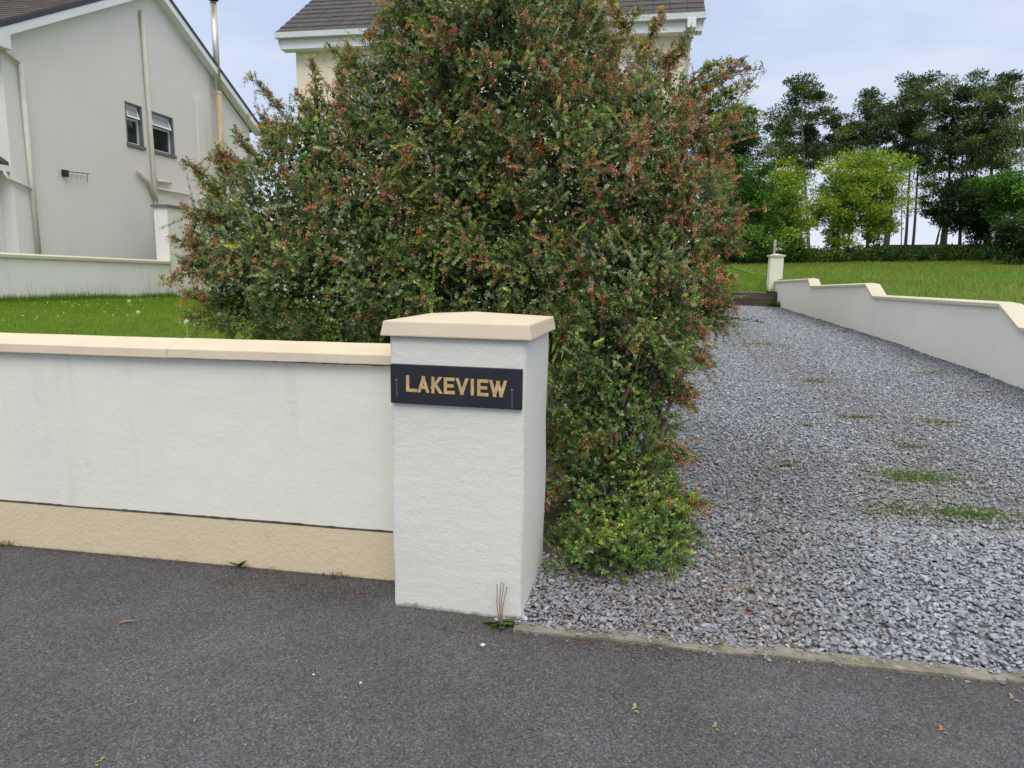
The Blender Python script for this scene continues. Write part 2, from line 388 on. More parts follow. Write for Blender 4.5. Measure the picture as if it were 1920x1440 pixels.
sheet('back_garden', LS(-14, 6.2, 40), LS(21.45, 36, 40), bed_z, M['field_soil'], kind='structure')
sheet('field', LS(6.1, 60, 90), LS(-6, 90, 120), field_z, M['field_soil'], kind='structure')
sheet('field_beyond', LS(-60, 6.1, 40), LS(35.5, 90, 40), lambda u, v: field_z(np.full_like(u, 6.1), v), M['field_soil'], kind='structure')
# distant hills
hx = LS(-2600, 2600, 120); hv = []
hp = MB()
prof = 95 + 38 * np.sin(hx / 520 + 1.2) + 18 * np.sin(hx / 190 + .5) + 7 * np.sin(hx / 70)
prof = np.clip(prof, 30, 170)
pts = [(x, 3300 + 200 * math.sin(x / 900), 0) for x in hx] + [(x, 3700 + 200 * math.sin(x / 900), z) for x, z in zip(hx, prof)] + [(x, 4600, 0) for x in hx]
nh = len(hx)
hp.add(pts, [(i, i + 1, i + 1 + nh, i + nh) for i in range(nh - 1)] + [(i + nh, i + 1 + nh, i + 1 + 2 * nh, i + 2 * nh) for i in range(nh - 1)])
hp.obj('hills', M['hills'], plot=False, smooth=True, kind='structure')
# soil under the bush
sheet('shrub_bed', LS(.52, 2.0, 40), LS(-.30, 2.8, 60), lambda u, v: drive_z(u, v) + .006 + .010 * vnoise(u, v, 7, 4) - .05 * sstep(np.hypot((u - .6) / 1.15, (v - 1.0) / 1.35) + .08 * vnoise(u, v, 5, 2), .72, 1.0), M['soil'], kind='structure')

# kerb along the mouth of the drive
kerb = MB()
us = LS(.72, 9.5, 60)
for k in range(len(us) - 1):
    for (v0, v1, z0, z1) in ((-.405, -.325, -.05, .012),):
        j0 = .006 * math.sin(us[k] * 7) + .004 * math.sin(us[k] * 23); j1 = .006 * math.sin(us[k + 1] * 7) + .004 * math.sin(us[k + 1] * 23)
        h0 = .004 * math.sin(us[k] * 11); h1 = .004 * math.sin(us[k + 1] * 11)
        kerb.hexa([(us[k], v0 + j0, z0), (us[k + 1], v0 + j1, z0), (us[k + 1], v1 + j1, z0), (us[k], v1 + j0, z0),
                   (us[k], v0 + j0, z1 + h0), (us[k + 1], v0 + j1, z1 + h1), (us[k + 1], v1 + j1, z1 + h1), (us[k], v1 + j0, z1 + h0)])
kerb.obj('kerb', M['concrete'], kind='structure')

# ------------------------------------------------------------------ front boundary wall (world matrix = plot frame)
def plot_thing(name, label, cat, group=None):
    o = thing(name, label, cat, group); o.matrix_world = PLOT; return o
fw = plot_thing('garden_wall', 'low white rendered front wall with cream plinth and cream coping left of the name pillar', 'wall')
wm = MB()
wm.box(-7.5, .11, .0, .20, -.05, 1.15)
wm.obj('wall_panel', M['render_white'], fw)
pl = MB(); pl.box(-7.5, .11, -.010, .0, -.05, .262); pl.obj('plinth', M['plinth'], fw)
# ragged joint between render and plinth
cr = MB(); xs = np.arange(-7.5, .1, .03); w_ = .0016 + .0045 * rng.random(len(xs)) ** 4; off = .004 * vnoise(xs, xs * 0, 3, 11)
for k in range(len(xs) - 1):
    zc0, zc1 = .268 + off[k], .268 + off[k + 1]
    cr.hexa([(xs[k], -.013, zc0 - w_[k]), (xs[k + 1], -.013, zc1 - w_[k + 1]), (xs[k + 1], .002, zc1 - w_[k + 1]), (xs[k], .002, zc0 - w_[k]),
             (xs[k], -.0115, zc0 + w_[k]), (xs[k + 1], -.0115, zc1 + w_[k + 1]), (xs[k + 1], .002, zc1 + w_[k + 1]), (xs[k], .002, zc0 + w_[k])])
cr.obj('joint', M['crack'], fw)
cr = MB(); w_ = .003 + .0035 * rng.random(len(xs)) ** 2
for k in range(len(xs) - 1):
    zc = 1.143
    cr.box(xs[k], xs[k + 1], -.006, .002, zc - w_[k], zc + .006)
cr.obj('joint', M['crack'], fw)
def coping(u0, u1, za, zb, parent, name='coping_stone', v0=-.045, v1=.245, h=.048, mid=.06):
    c = MB()
    def ring(u, z, k=0):
        return [(u, v0, z), (u, v0 + .004, z + h), (u, (v0 + v1) / 2, z + h + mid * .75), (u, v1 - .004, z + h), (u, v1, z)]
    n = 12
    R = [ring(u0 + (u1 - u0) * t / n, za + (zb - za) * t / n + .0006 * math.sin(t * 2.1 + u0)) for t in range(n + 1)]
    b = [p for r in R for p in r]
    f = [(0, 1, 2, 3, 4), tuple(n * 5 + i for i in (4, 3, 2, 1, 0))]
    for t in range(n):
        for i in range(5): f.append((t * 5 + i, t * 5 + (i + 1) % 5, (t + 1) * 5 + (i + 1) % 5, (t + 1) * 5 + i))
    c.add(b, f)
    return c.obj(name, M['cream'], parent, bevel=.005)
coping(-1.205, .11, 1.143, 1.149, fw)
coping(-3.6, -1.2075, 1.137, 1.141, fw)
coping(-7.5, -3.6025, 1.133, 1.136, fw)

# ------------------------------------------------------------------ pillar with cap
PA = math.radians(-12.2)
pil = thing('gate_pillar', 'white rendered gate pillar with cream pyramid cap carrying the black name plate', 'pillar')
pil.matrix_world = Matrix.Translation((-.564, 3.141, 0)) @ Matrix.Rotation(PA, 4, 'Z')
# local x across the face 0..0.638, y back 0..0.63
nz, nx = 24, 10
def rounded(x0, x1, y0, y1, z0, z1, jit=.003):
    m_ = MB(); r = .022
    base = []
    for cx, cy, a0 in ((x0 + r, y0 + r, math.pi), (x1 - r, y0 + r, 1.5 * math.pi), (x1 - r, y1 - r, 0), (x0 + r, y1 - r, .5 * math.pi)):
        for k in range(4):
            a = a0 + k * math.pi / 6; base.append((cx + r * math.cos(a), cy + r * math.sin(a)))
    n_ = len(base); V = []; Fc = []
    for j in range(nz + 1):
        z = z0 + (z1 - z0) * j / nz
        for i, (x, y) in enumerate(base):
            V.append((x + jit * math.sin(z * 9 + i * .4), y + jit * math.sin(z * 7 + i * .35 + 1), z))
    for j in range(nz):
        for i in range(n_): Fc.append((j * n_ + i, j * n_ + (i + 1) % n_, (j + 1) * n_ + (i + 1) % n_, (j + 1) * n_ + i))
    Fc.append(tuple(nz * n_ + i for i in range(n_)))
    m_.add(V, Fc); return m_
sh = rounded(0, .636, 0, .63, -.05, 1.325)
sh.obj('shaft', M['render_pillar'], pil, smooth=False).data.shade_smooth()
cap = MB()
cz = 1.318
x0, x1, y0, y1 = -.034, .668, -.033, .663
ins = .012
cap.add([(x0, y0, cz), (x1, y0, cz), (x1, y1, cz), (x0, y1, cz), (x0 + ins, y0 + ins, cz + .068), (x1 - ins, y0 + ins, cz + .068), (x1 - ins, y1 - ins, cz + .068), (x0 + ins, y1 - ins, cz + .068), (.318, .315, cz + .101)],
        [(3, 2, 1, 0), (0, 1, 5, 4), (1, 2, 6, 5), (2, 3, 7, 6), (3, 0, 4, 7), (4, 5, 8), (5, 6, 8), (6, 7, 8), (7, 4, 8)])
cap.obj('cap', M['cream'], pil, bevel=.007)

# name plate
sign = thing('name_plate', 'black slate house name plate with gold letters reading LAKEVIEW on the white pillar', 'sign')
sign.matrix_world = Matrix.Translation((-.564, 3.141, 0)) @ Matrix.Rotation(PA, 4, 'Z') @ Matrix.Translation((.010, -.006, 1.008)) @ Matrix.Rotation(math.radians(.0), 4, 'Y')
PW, PH = .617, .182
b_ = MB(); b_.box(0, PW, -.014, .006, 0, PH); b_.obj('plate', M['slate'], sign, bevel=.0035)
LT = {'L': [((0, 0), (0, 1)), ((0, 0), (.62, 0))], 'I': [((0, 0), (0, 1))],
      'A': [((0, 0), (.40, 1)), ((.40, 1), (.80, 0)), ((.16, .28), (.64, .28))],
      'K': [((0, 0), (0, 1)), ((.02, .38), (.62, 1)), ((.22, .56), (.66, 0))],
      'E': [((0, 0), (0, 1)), ((0, 1), (.60, 1)), ((0, .5), (.52, .5)), ((0, 0), (.62, 0))],
      'V': [((0, 1), (.37, 0)), ((.37, 0), (.74, 1))],
      'W': [((0, 1), (.25, 0)), ((.25, 0), (.47, .95)), ((.47, .95), (.69, 0)), ((.69, 0), (.94, 1))]}
def letter(ch, x, z, h, wd=1.0):
    m_ = MB(); t = .195 * h; hh = h - t
    depth0 = -.0152
    for k, ((ax, az), (bx, bz)) in enumerate(LT[ch]):
        a = Vector((ax * h * wd, az * hh)); b = Vector((bx * h * wd, bz * hh))
        d = (b - a).normalized()
        diag = abs(d.x) > .05 and abs(d.y) > .05
        if diag:       # slanted stroke cut level at top and foot
            hw = t * .5 / abs(d.y) * .95
            lo, hi = (a, b) if a.y < b.y else (b, a)
            lo = lo - (hi - lo) / (hi.y - lo.y) * (t / 2); hi = hi + (hi - lo) / (hi.y - lo.y) * (t / 2)
            q = [(lo.x - hw, lo.y), (lo.x + hw, lo.y), (hi.x + hw, hi.y), (hi.x - hw, hi.y)]
        elif abs(d.x) > .5:
            q = [(a.x - t / 2, a.y - t / 2), (b.x + t / 2, a.y - t / 2), (b.x + t / 2, a.y + t / 2), (a.x - t / 2, a.y + t / 2)]
        else:
            q = [(a.x - t / 2, -t / 2), (a.x + t / 2, -t / 2), (a.x + t / 2, hh + t / 2), (a.x - t / 2, hh + t / 2)]
        dd = depth0 - .0004 * k
        p = [(x + t / 2 + X, dd, z + t / 2 + Z) for X, Z in q] + [(x + t / 2 + X, -.0138, z + t / 2 + Z) for X, Z in q]
        m_.add(p, [(0, 1, 2, 3), (0, 4, 5, 1), (1, 5, 6, 2), (2, 6, 7, 3), (3, 7, 4, 0)])
    o = m_.obj('letter', M['gold'], sign)
    o['label'] = 'gold capital letter ' + ch
lh = .077
positions = [('L', .056, .80), ('A', .112, .64), ('K', .177, .66), ('E', .236, .80), ('V', .293, .74), ('I', .362, 1), ('E', .392, .80), ('W', .448, .90)]
for ch, x, wd in positions: letter(ch, x + .021, .057 - (x - .06) * .008, .0755, wd)
for sx, sz in ((.030, .108), (.572, .088)):
    s_ = MB(); s_.tube([(sx, -.0135, sz), (sx, -.0185, sz)], [.006, .004], 10); s_.obj('screw', M['rust'], sign)
    s_ = MB(); s_.add([(sx - .003, -.0148, sz - .004), (sx + .004, -.0148, sz - .004), (sx + .007, -.0148, sz - .078), (sx - .004, -.0148, sz - .08)], [(0, 1, 2, 3)]); s_.obj('drip_stain', M['drip'], sign)

# ------------------------------------------------------------------ right-hand driveway wall (u = 6.0), stepped coping
rw = plot_thing('driveway_wall', 'long pale rendered wall with stepped cream coping along the right side of the gravel drive', 'wall')
segs = [(-.4, 6.30, 1.03, 1.06), (6.85, 11.80, 1.335, 1.30), (12.30, 16.85, 1.535, 1.43), (17.2, 21.9, 1.62, 1.53)]
path = []
for a, b, za, zb in segs: path += [(a, za), (b, zb)]
w2 = MB()
for k in range(len(path) - 1):
    (a, za), (b, zb) = path[k], path[k + 1]
    w2.hexa([(6.0, a, -.3), (6.2, a, -.3), (6.2, b, -.3), (6.0, b, -.3), (6.0, a, za - .07), (6.2, a, za - .07), (6.2, b, zb - .07), (6.0, b, zb - .07)])
w2.obj('wall_panel', M['render_side'], rw)
for k in range(len(path) - 1):
    (a, za), (b, zb) = path[k], path[k + 1]
    c = MB(); e_ = .004 if k % 2 == 0 else -.004
    if k % 2 == 0: a += 0.0
    pr = [(5.955, 0), (5.955, .052), (6.1, .078), (6.245, .052), (6.245, 0)]
    g_ = .003
    p = [(x, a + g_ * (k > 0), za - .072 + z) for x, z in pr] + [(x, b - g_, zb - .072 + z) for x, z in pr]
    c.add(p, [(0, 1, 2, 3, 4), (9, 8, 7, 6, 5)] + [(i, i + 5, (i + 1) % 5 + 5, (i + 1) % 5) for i in range(5)])
    c.obj('coping_stone', M['cream_pale'], rw, bevel=.006)
# far pillar at the end
fp = plot_thing('end_pillar', 'tall slim white pillar at the far end of the driveway wall beside the sleepers', 'pillar')
b_ = MB(); b_.box(5.80, 6.23, 21.93, 22.35, .8, 2.34); b_.obj('shaft', M['render_white'], fp, bevel=.01)
b_ = MB(); b_.box(5.75, 6.28, 21.88, 22.40, 2.343, 2.40); b_.add([(5.78, 21.91, 2.40), (6.25, 21.91, 2.40), (6.25, 22.37, 2.40), (5.78, 22.37, 2.40), (6.015, 22.14, 2.45)], [(0, 1, 4), (1, 2, 4), (2, 3, 4), (3, 0, 4)]); b_.obj('cap', M['cream_pale'], fp)
pw = MB(); pw.tube([(6.03, 22.7, 1.2), (6.05, 22.7, 2.95)], [.045, .04], 8)
pw.obj('fence_post', M['bark_pale'], smooth=True, label='thin pale wooden post standing up behind the far slim pillar', category='post')

# sleepers
sl = plot_thing('sleeper_edging', 'dark timber sleeper edging two courses high across the top of the drive', 'edging')
for row in range(2):
    u = 1.0 + .6 * row
    z0 = .60 + .262 * row
    while u < 5.9:
        L_ = min(2.35, 5.96 - u)
        b_ = MB(); b_.box(u, u + L_ - .012, 21.32 + .035 * row + rng.uniform(0, .02), 21.56, z0, z0 + .255)
        b_.obj('sleeper', M['sleeper'], sl, bevel=.012)
        u += 2.35
# picket fence beyond
pf = plot_thing('picket_fence', 'small weathered grey picket fence beyond the sleepers at the back', 'fence')
for k in range(16):
    u = 4.55 + k * .155; v = 31.2
    h = .5 + .06 * math.sin(k * 1.7)
    b_ = MB(); b_.prism_v([(u, 1.15), (u + .075, 1.15), (u + .075, 1.15 + h + .1), (u + .037, 1.15 + h + .17), (u, 1.15 + h + .1)], v, v + .02); b_.obj('picket', M['bark_pale'], pf)
for z in (1.38, 1.68):
    b_ = MB(); b_.box(4.4, 7.0, v + .022, v + .05, z, z + .06); b_.obj('rail', M['bark_pale'], pf)
# concrete path round the house
b_ = MB(); b_.box(-7.6, 3.15, 11.25, 12.38, .3, .70); b_.box(2.18, 3.15, 12.38, 20, .3, .70)
b_.obj('path', M['concrete'], bevel=.01, kind='structure')

# ------------------------------------------------------------------ generic window
def window(parent, axis, c0, c1, z0, z1, plane, depth, sash=None, glassmat='glass', sillmat='sill', out=-1):
    """axis 'u': window lies in a wall of constant v (= plane) and spans u; axis 'v' the other way. out: outward sign"""
    fw_ = .055
    def bx(m_, a0, a1, d0, d1, z_0, z_1):
        lo, hi = sorted((plane - out * d0, plane - out * d1))
        if axis == 'u': m_.box(a0, a1, lo, hi, z_0, z_1)
        else: m_.box(lo, hi, a0, a1, z_0, z_1)
    zs = z1 - (z1 - z0) * .36
    m_ = MB()
    bx(m_, c0, c1, depth - .03, depth + .03, z1 - fw_, z1); bx(m_, c0, c1, depth - .03, depth + .03, z0, z0 + fw_)
    bx(m_, c0, c0 + fw_, depth - .03, depth + .03, z0 + fw_, z1 - fw_); bx(m_, c1 - fw_, c1, depth - .03, depth + .03, z0 + fw_, z1 - fw_)
    bx(m_, c0 + fw_, c1 - fw_, depth - .03, depth + .03, zs - fw_ / 2, zs + fw_ / 2)
    w = m_.obj('window', M['pvc_frame'], parent, plot=False)
    m_ = MB(); bx(m_, c0 + fw_, c1 - fw_, depth + .004, depth + .012, z0 + fw_, zs - fw_ / 2); m_.obj('pane', M[glassmat], w)
    m_ = MB()
    s0, s1 = zs + fw_ / 2 + .002, z1 - fw_ - .002
    a0, a1 = c0 + fw_ + .002, c1 - fw_ - .002
    t_ = .06 if sash else 0
    # top-hung sash, tilted out when open
    def q(x, z, d): return (x, plane - out * d, z) if axis == 'u' else (plane - out * d, x, z)
    def sashbox(mm, xa, xb, za, zb, th0, th1):
        f = lambda z: depth - .02 - (s1 - z) / (s1 - s0) * (sash or 0)
        mm.hexa([q(xa, za, f(za) + th0), q(xb, za, f(za) + th0), q(xb, za, f(za) + th1), q(xa, za, f(za) + th1),
                 q(xa, zb, f(zb) + th0), q(xb, zb, f(zb) + th0), q(xb, zb, f(zb) + th1), q(xa, zb, f(zb) + th1)])
    fs = .045
    sashbox(m_, a0, a1, s1 - fs, s1, -.02, .02); sashbox(m_, a0, a1, s0, s0 + fs, -.02, .02)
    sashbox(m_, a0, a0 + fs, s0 + fs, s1 - fs, -.02, .02); sashbox(m_, a1 - fs, a1, s0 + fs, s1 - fs, -.02, .02)
    m_.obj('sash', M['pvc_frame'], w)
    m_ = MB(); sashbox(m_, a0 + fs, a1 - fs, s0 + fs, s1 - fs, -.004, .004); m_.obj('pane', M['net' if glassmat == 'glass' else glassmat], w)
    m_ = MB()
    lo, hi = sorted((plane - out * -.05, plane - out * (depth - .035)))
    if axis == 'u': m_.box(c0 - .06, c1 + .06, lo, hi, z0 - .09, z0 - .002)
    else: m_.box(lo, hi, c0 - .06, c1 + .06, z0 - .09, z0 - .002)
    m_.obj('sill', M[sillmat], w)
    return w

def wall_with_holes(a0, a1, z0, z1, holes, plane, thick, axis, out, top=None):
    """wall slab with rectangular openings built as a grid of boxes; holes = (a0,a1,z0,z1)"""
    m_ = MB()
    xs = sorted({a0, a1, *[h[0] for h in holes], *[h[1] for h in holes]})
    zs = sorted({z0, z1, *[h[2] for h in holes], *[h[3] for h in holes]})
    lo, hi = sorted((plane, plane - out * thick))
    V = {}; Vl = []; Fc = []
    def vid(i, j, s):
        k = (i, j, s)
        if k not in V:
            d = plane if s == 0 else plane - out * thick
            V[k] = len(Vl); Vl.append((xs[i], d, zs[j]) if axis == 'u' else (d, xs[i], zs[j]))
        return V[k]
    solid = lambda i, j: 0 <= i < len(xs) - 1 and 0 <= j < len(zs) - 1 and not any(h[0] <= xs[i] < h[1] and h[2] <= zs[j] < h[3] for h in holes)
    for i in range(len(xs) - 1):
        for j in range(len(zs) - 1):
            if not solid(i, j): continue
            for s in (0, 1): Fc.append(tuple(vid(*q, s) for q in ((i, j), (i + 1, j), (i + 1, j + 1), (i, j + 1))))
            for (di, dj, q0, q1) in ((-1, 0, (i, j), (i, j + 1)), (1, 0, (i + 1, j), (i + 1, j + 1)), (0, -1, (i, j), (i + 1, j)), (0, 1, (i, j + 1), (i + 1, j + 1))):
                if not solid(i + di, j + dj): Fc.append((vid(*q0, 0), vid(*q1, 0), vid(*q1, 1), vid(*q0, 1)))
    m_.add(Vl, Fc); return m_

# ------------------------------------------------------------------ centre house
H = plot_thing('cream_house', 'two storey cream rendered house with dark tiled roof and white gutter behind the big shrub', 'house')
HU0, HU1, HV = -6.66, 2.16, 12.4
holes = [(-5.22, -4.22, 5.06, 6.22), (-1.0, .1, 5.06, 6.22), (.75, 1.55, 5.06, 6.22), (-5.4, -3.9, 1.7, 3.1), (-2.75, -1.75, .75, 2.95), (-.3, 1.3, 1.7, 3.1)]
wall_with_holes(HU0, HU1, .3, 6.66, holes, HV, .28, 'u', -1).obj('front_wall', M['house_cream'], H)
b_ = MB(); b_.box(HU1 - .28, HU1, HV + .281, 20.2, .3, 6.66)
b_.prism_u([(HV, 6.66), (20.2, 6.66), (16.3, 9.55)], HU1 - .28, HU1 - .002); b_.obj('side_wall', M['house_cream'], H)
b_ = MB(); b_.box(HU0, HU0 + .28, HV + .281, 20.2, .3, 6.66)
b_.prism_u([(HV, 6.66), (20.2, 6.66), (16.3, 9.55)], HU0 + .002, HU0 + .28); b_.obj('side_wall', M['house_cream'], H)
b_ = MB(); b_.box(HU0 + .281, HU1 - .281, 19.92, 20.2, .3, 6.66); b_.obj('rear_wall', M['house_cream'], H)
b_ = MB(); b_.box(HU0, HU1, HV - .02, HV - .002, .7, .98); b_.obj('plinth', M['pvc'], H)
for h in holes:
    if h[2] < 1: continue
    window(H, 'u', h[0] + .001, h[1] - .001, h[2] + .09, h[3] - .001, HV, .12, sash=.0, glassmat='net' if h[2] > 4 else 'glass', sillmat='house_cream')
b_ = MB(); b_.box(-2.749, -1.751, HV + .08, HV + .14, .75, 2.949); d_ = b_.obj('door', M['pvc_frame'], H)
b_ = MB(); b_.tube([(-1.87, HV + .08, 1.75), (-1.87, HV + .03, 1.75), (-1.99, HV + .03, 1.75)], .01, 6); b_.obj('handle', M['steel'], d_)
# interior dark floor so that upper panes do not look through
b_ = MB(); b_.box(HU0 + .3, HU1 - .3, HV + .9, HV + .95, .7, 6.6); b_.obj('curtain_wall', M['net'], H)
# roof: eave v=12.06 z=6.88, ridge v=16.3
EV, EZ, RV, RZ = 12.02, 6.86, 16.3, 9.95
sl_ = (RZ - EZ) / (RV - EV); slen = math.hypot(RV - EV, RZ - EZ)
su0, su1 = HU0 - .30, HU1 + .24
b_ = MB(); b_.prism_u([(EV, EZ - .10), (RV, RZ - .10), (20.58, EZ - .10), (20.58, EZ - .02), (RV, RZ - .02), (EV, EZ - .02)], su0, su1); b_.obj('roof', M['dark_edge'], H)
tl = H.children[-1] if False else [c for c in bpy.data.objects if c.name.startswith('roof')][0]
ncourse = 17
for side in (0, 1):
    for k in range(ncourse):
        t0 = k / ncourse; t1 = (k + 1.12) / ncourse
        m_ = MB()
        def P(t, lift): 
            v = EV + (RV - EV) * t; z = EZ + (RZ - EZ) * t + lift
            if side: v = 2 * RV - v
            return v, z
        v0, z0 = P(t0, .028); v1, z1 = P(min(t1, 1.0), .006); vb, zb = P(t0, -.016)
        nt_ = 27
        tw = (su1 - su0) / nt_
        for i in range(nt_):
            a0 = su0 + i * tw + .004 + (k % 2) * 0; a1 = a0 + tw - .008
            j = rng.uniform(-.004, .006)
            m_.hexa([(a0, v0, zb), (a1, v0, zb), (a1, v1, z1 - .02), (a0, v1, z1 - .02), (a0, v0, z0 + j), (a1, v0, z0 + j), (a1, v1, z1), (a0, v1, z1)])
            if side and i % 2: pass
        m_.obj('tile_course', M['tile'], tl, plot=False)
rg = MB()
for k in range(20):
    a = su0 + k * (su1 - su0) / 20
    rg.prism_u([(RV - .14, RZ - .02), (RV - .09, RZ + .07), (RV, RZ + .11), (RV + .09, RZ + .07), (RV + .14, RZ - .02)], a, a + (su1 - su0) / 20 - .01)
rg.obj('ridge_tiles', M['tile'], tl, kind='stuff')
b_ = MB(); b_.box(HU0 - .24, HU1 + .2, 12.13, 12.155, 6.56, 6.80); b_.box(HU0 - .24, HU1 + .2, 12.157, 12.399, 6.56, 6.585); b_.obj('fascia', M['pvc'], H)
for (uu0, uu1) in ((HU0 - .27, HU0 - .245), (HU1 + .205, HU1 + .23)):
    b_ = MB(); b_.prism_u([(12.1, 6.62), (12.1, 6.84), (16.3, 9.86), (20.5, 6.84), (20.5, 6.62), (16.3, 9.62)], uu0, uu1); b_.obj('barge_board', M['pvc'], H)
b_ = MB(); b_.prism_u([(12.02, 6.77), (12.00, 6.88), (12.015, 6.885), (12.03, 6.79), (12.10, 6.79), (12.115, 6.86), (12.128, 6.86), (12.12, 6.77)], HU0 - .32, HU1 + .26); b_.obj('gutter', M['pvc'], H)
b_ = MB(); b_.tube([(HU1 - .02, 12.06, 6.78), (HU1 - .02, 12.06, 6.60), (HU1 - .06, 12.34, 6.40), (HU1 - .06, 12.34, .72)], .036, 10); b_.obj('downpipe', M['pvc'], H, smooth=True)
b_ = MB(); b_.box(HU1 - .11, HU1 + .06, 12.0, 12.125, 6.60, 6.78); b_.obj('gutter_outlet', M['pvc'], H)
b_ = MB(); b_.box(-1.9, -1.1, 15.9, 16.7, 9.2, 11.0); b_.obj('chimney', M['house_cream'], tl)
# planter against the front wall
b_ = MB(); b_.hexa([(1.5, 11.9, .70), (2.0, 11.9, .70), (2.0, 12.2, .70), (1.5, 12.2, .70), (1.44, 11.84, .97), (2.06, 11.84, .97), (2.06, 12.26, .97), (1.44, 12.26, .97)])
b_.obj('planter', M['pvc_frame'], bevel=.01, label='low white trough standing on the path against the cream house', category='planter')

# ------------------------------------------------------------------ left neighbour house, gable wall at u = GU
GU = -12.95
G = plot_thing('neighbour_house', 'grey rendered gable-ended house with white barge boards at the left edge', 'house')
V0, V1, VA = 10.84, 21.1, 16.05
ez, az = 6.72, 9.52
gh = [(14.70, 15.32, 5.00, 6.19), (15.74, 16.70, 4.99, 6.17)]
wall_with_holes(V0, V1, .9, ez, gh, GU, .3, 'v', 1).obj('gable_wall', M['gable'], G)
b_ = MB(); b_.prism_u([(V0, ez), (V1, ez), (VA, az)], GU - .3, GU); b_.obj('gable_top', M['gable'], G)
b_ = MB(); b_.box(-22, GU - .301, V0, V0 + .3, .9, ez); b_.obj('front_wall', M['gable'], G)
b_ = MB(); b_.box(-22, GU - .301, V1 - .3, V1, .9, ez); b_.obj('rear_wall', M['gable'], G)
b_ = MB(); b_.box(GU - 1.2, GU - 1.15, V0 + .4, V1 - .4, 1, 6.6); b_.obj('inner_wall', M['black'], G)
for h in gh: window(G, 'v', h[0] + .001, h[1] - .001, h[2] + .10, h[3] - .001, GU, .14, sash=.10, out=1)
# dark grey painted reveals
for h in gh:
    b_ = MB()
    b_.box(GU - .11, GU + .004, h[1] - .012, h[1] + .035, h[2] + .09, h[3]); b_.box(GU - .11, GU + .004, h[0] - .035, h[0] + .012, h[2] + .09, h[3]); b_.box(GU - .11, GU + .004, h[0] - .035, h[1] + .035, h[3] - .006, h[3] + .03)
    b_.obj('window_reveal', M['sill'], G)
s1 = (az - ez) / (VA - V0)
rz = lambda v: az + .30 - s1 * abs(v - VA)
b_ = MB(); b_.prism_u([(V0 - .45, rz(V0 - .45) - .12), (VA, rz(VA) - .12), (V1 + .45, rz(V1 + .45) - .12), (V1 + .45, rz(V1 + .45)), (VA, rz(VA)), (V0 - .45, rz(V0 - .45))], -22, GU + .30); rf = b_.obj('roof', M['dark_edge'], G)
for side in (0, 1):
    for k in range(19):
        m_ = MB(); va = V0 - .48; vb_ = VA
        f = lambda t: va + (vb_ - va) * t
        t0, t1 = k / 19, min(1, (k + 1.1) / 19)
        a, b = f(t0), f(t1)
        za, zb = rz(a) + .03, rz(b) + .008
        if side: a, b = 2 * VA - a, 2 * VA - b
        for i in range(28):
            u0 = -22 + i * .3325
            j = rng.uniform(-.004, .006)
            m_.hexa([(u0, a, za - .045), (u0 + .325, a, za - .045), (u0 + .325, b, zb - .04), (u0, b, zb - .04), (u0, a, za + j), (u0 + .325, a, za + j), (u0 + .325, b, zb), (u0, b, zb)])
        m_.obj('tile_course', M['tile_old'], rf)
# barge boards with soffit
for side in (0, 1):
    m_ = MB(); va, vb_ = (V0 - .40, VA - .0) if side == 0 else (V1 + .40, VA + .0)
    z_a, z_b = rz(va) - .125, rz(VA) - .125
    for (ua, ub, top, bot) in ((GU + .262, GU + .287, 0, -.20),):
        m_.hexa([(ua, va, z_a + bot), (ub, va, z_a + bot), (ub, vb_, z_b + bot), (ua, vb_, z_b + bot), (ua, va, z_a + top), (ub, va, z_a + top), (ub, vb_, z_b + top), (ua, vb_, z_b + top)])
    m_.obj('barge_board', M['pvc'], G)
    m_ = MB(); m_.hexa([(GU + .002, va, z_a - .20), (GU + .26, va, z_a - .20), (GU + .26, vb_, z_b - .20), (GU + .002, vb_, z_b - .20), (GU + .002, va, z_a - .18), (GU + .26, va, z_a - .18), (GU + .26, vb_, z_b - .18), (GU + .002, vb_, z_b - .18)])
    m_.obj('soffit', M['pvc'], G)
m_ = MB(); m_.box(GU - .4, GU + .285, V0 - .5, V0 + .02, ez - .34, ez - .02); m_.obj('eaves_box', M['pvc'], G, bevel=.01)
m_ = MB(); m_.box(-22, GU - .41, V0 - .42, V0 - .002, ez - .25, ez - .04); m_.obj('eaves_board', M['pvc'], G)
m_ = MB(); m_.box(-22, GU + .2, V0 - .62, V0 - .505, ez - .06, ez + .05); m_.obj('gutter', M['pvc'], G)
def pipe(pts, r, mt='pipe', name='downpipe', n=10, parent=G):
    m_ = MB(); m_.tube(pts, r, n); return m_.obj(name, M[mt], parent, smooth=True)
gp = GU + .07
pipe([(GU - .6, V0 - .45, 6.62), (GU - .3, V0 - .1, 6.45), (gp, V0 + .05, 6.38), (gp, V0 + .42, 6.22)], .04)
pipe([(gp, V0 + .43, 6.22), (gp, V0 + .47, 1.2)], .055)
pipe([(gp, 15.53, 8.85), (gp, 15.66, 1.2)], .06)
pipe([(gp + .02, 14.93, 4.36), (gp + .02, 15.35, 4.10), (gp, 15.62, 3.62)], .065, name='waste_pipe')
pipe([(gp, 15.72, 4.20), (gp, 16.35, 4.22)], .05, name='waste_pipe')
pipe([(gp, 15.70, 3.98), (gp, 17.2, 3.96), (gp, 17.32, 4.12)], .04, name='waste_pipe')
m_ = MB(); m_.box(GU, GU + .10, 17.86, 18.2, 3.0, 7.05); m_.obj('wall_duct', M['gable'], G, bevel=.01)
fl = pipe([(GU + .22, 18.88, 2.0), (GU + .22, 18.87, 7.5)], .105, 'steel_stained', 'flue', 14)
pipe([(GU + .22, 18.87, 7.502), (GU + .22, 18.85, 10.2)], .10, 'steel', 'flue_upper', 14)
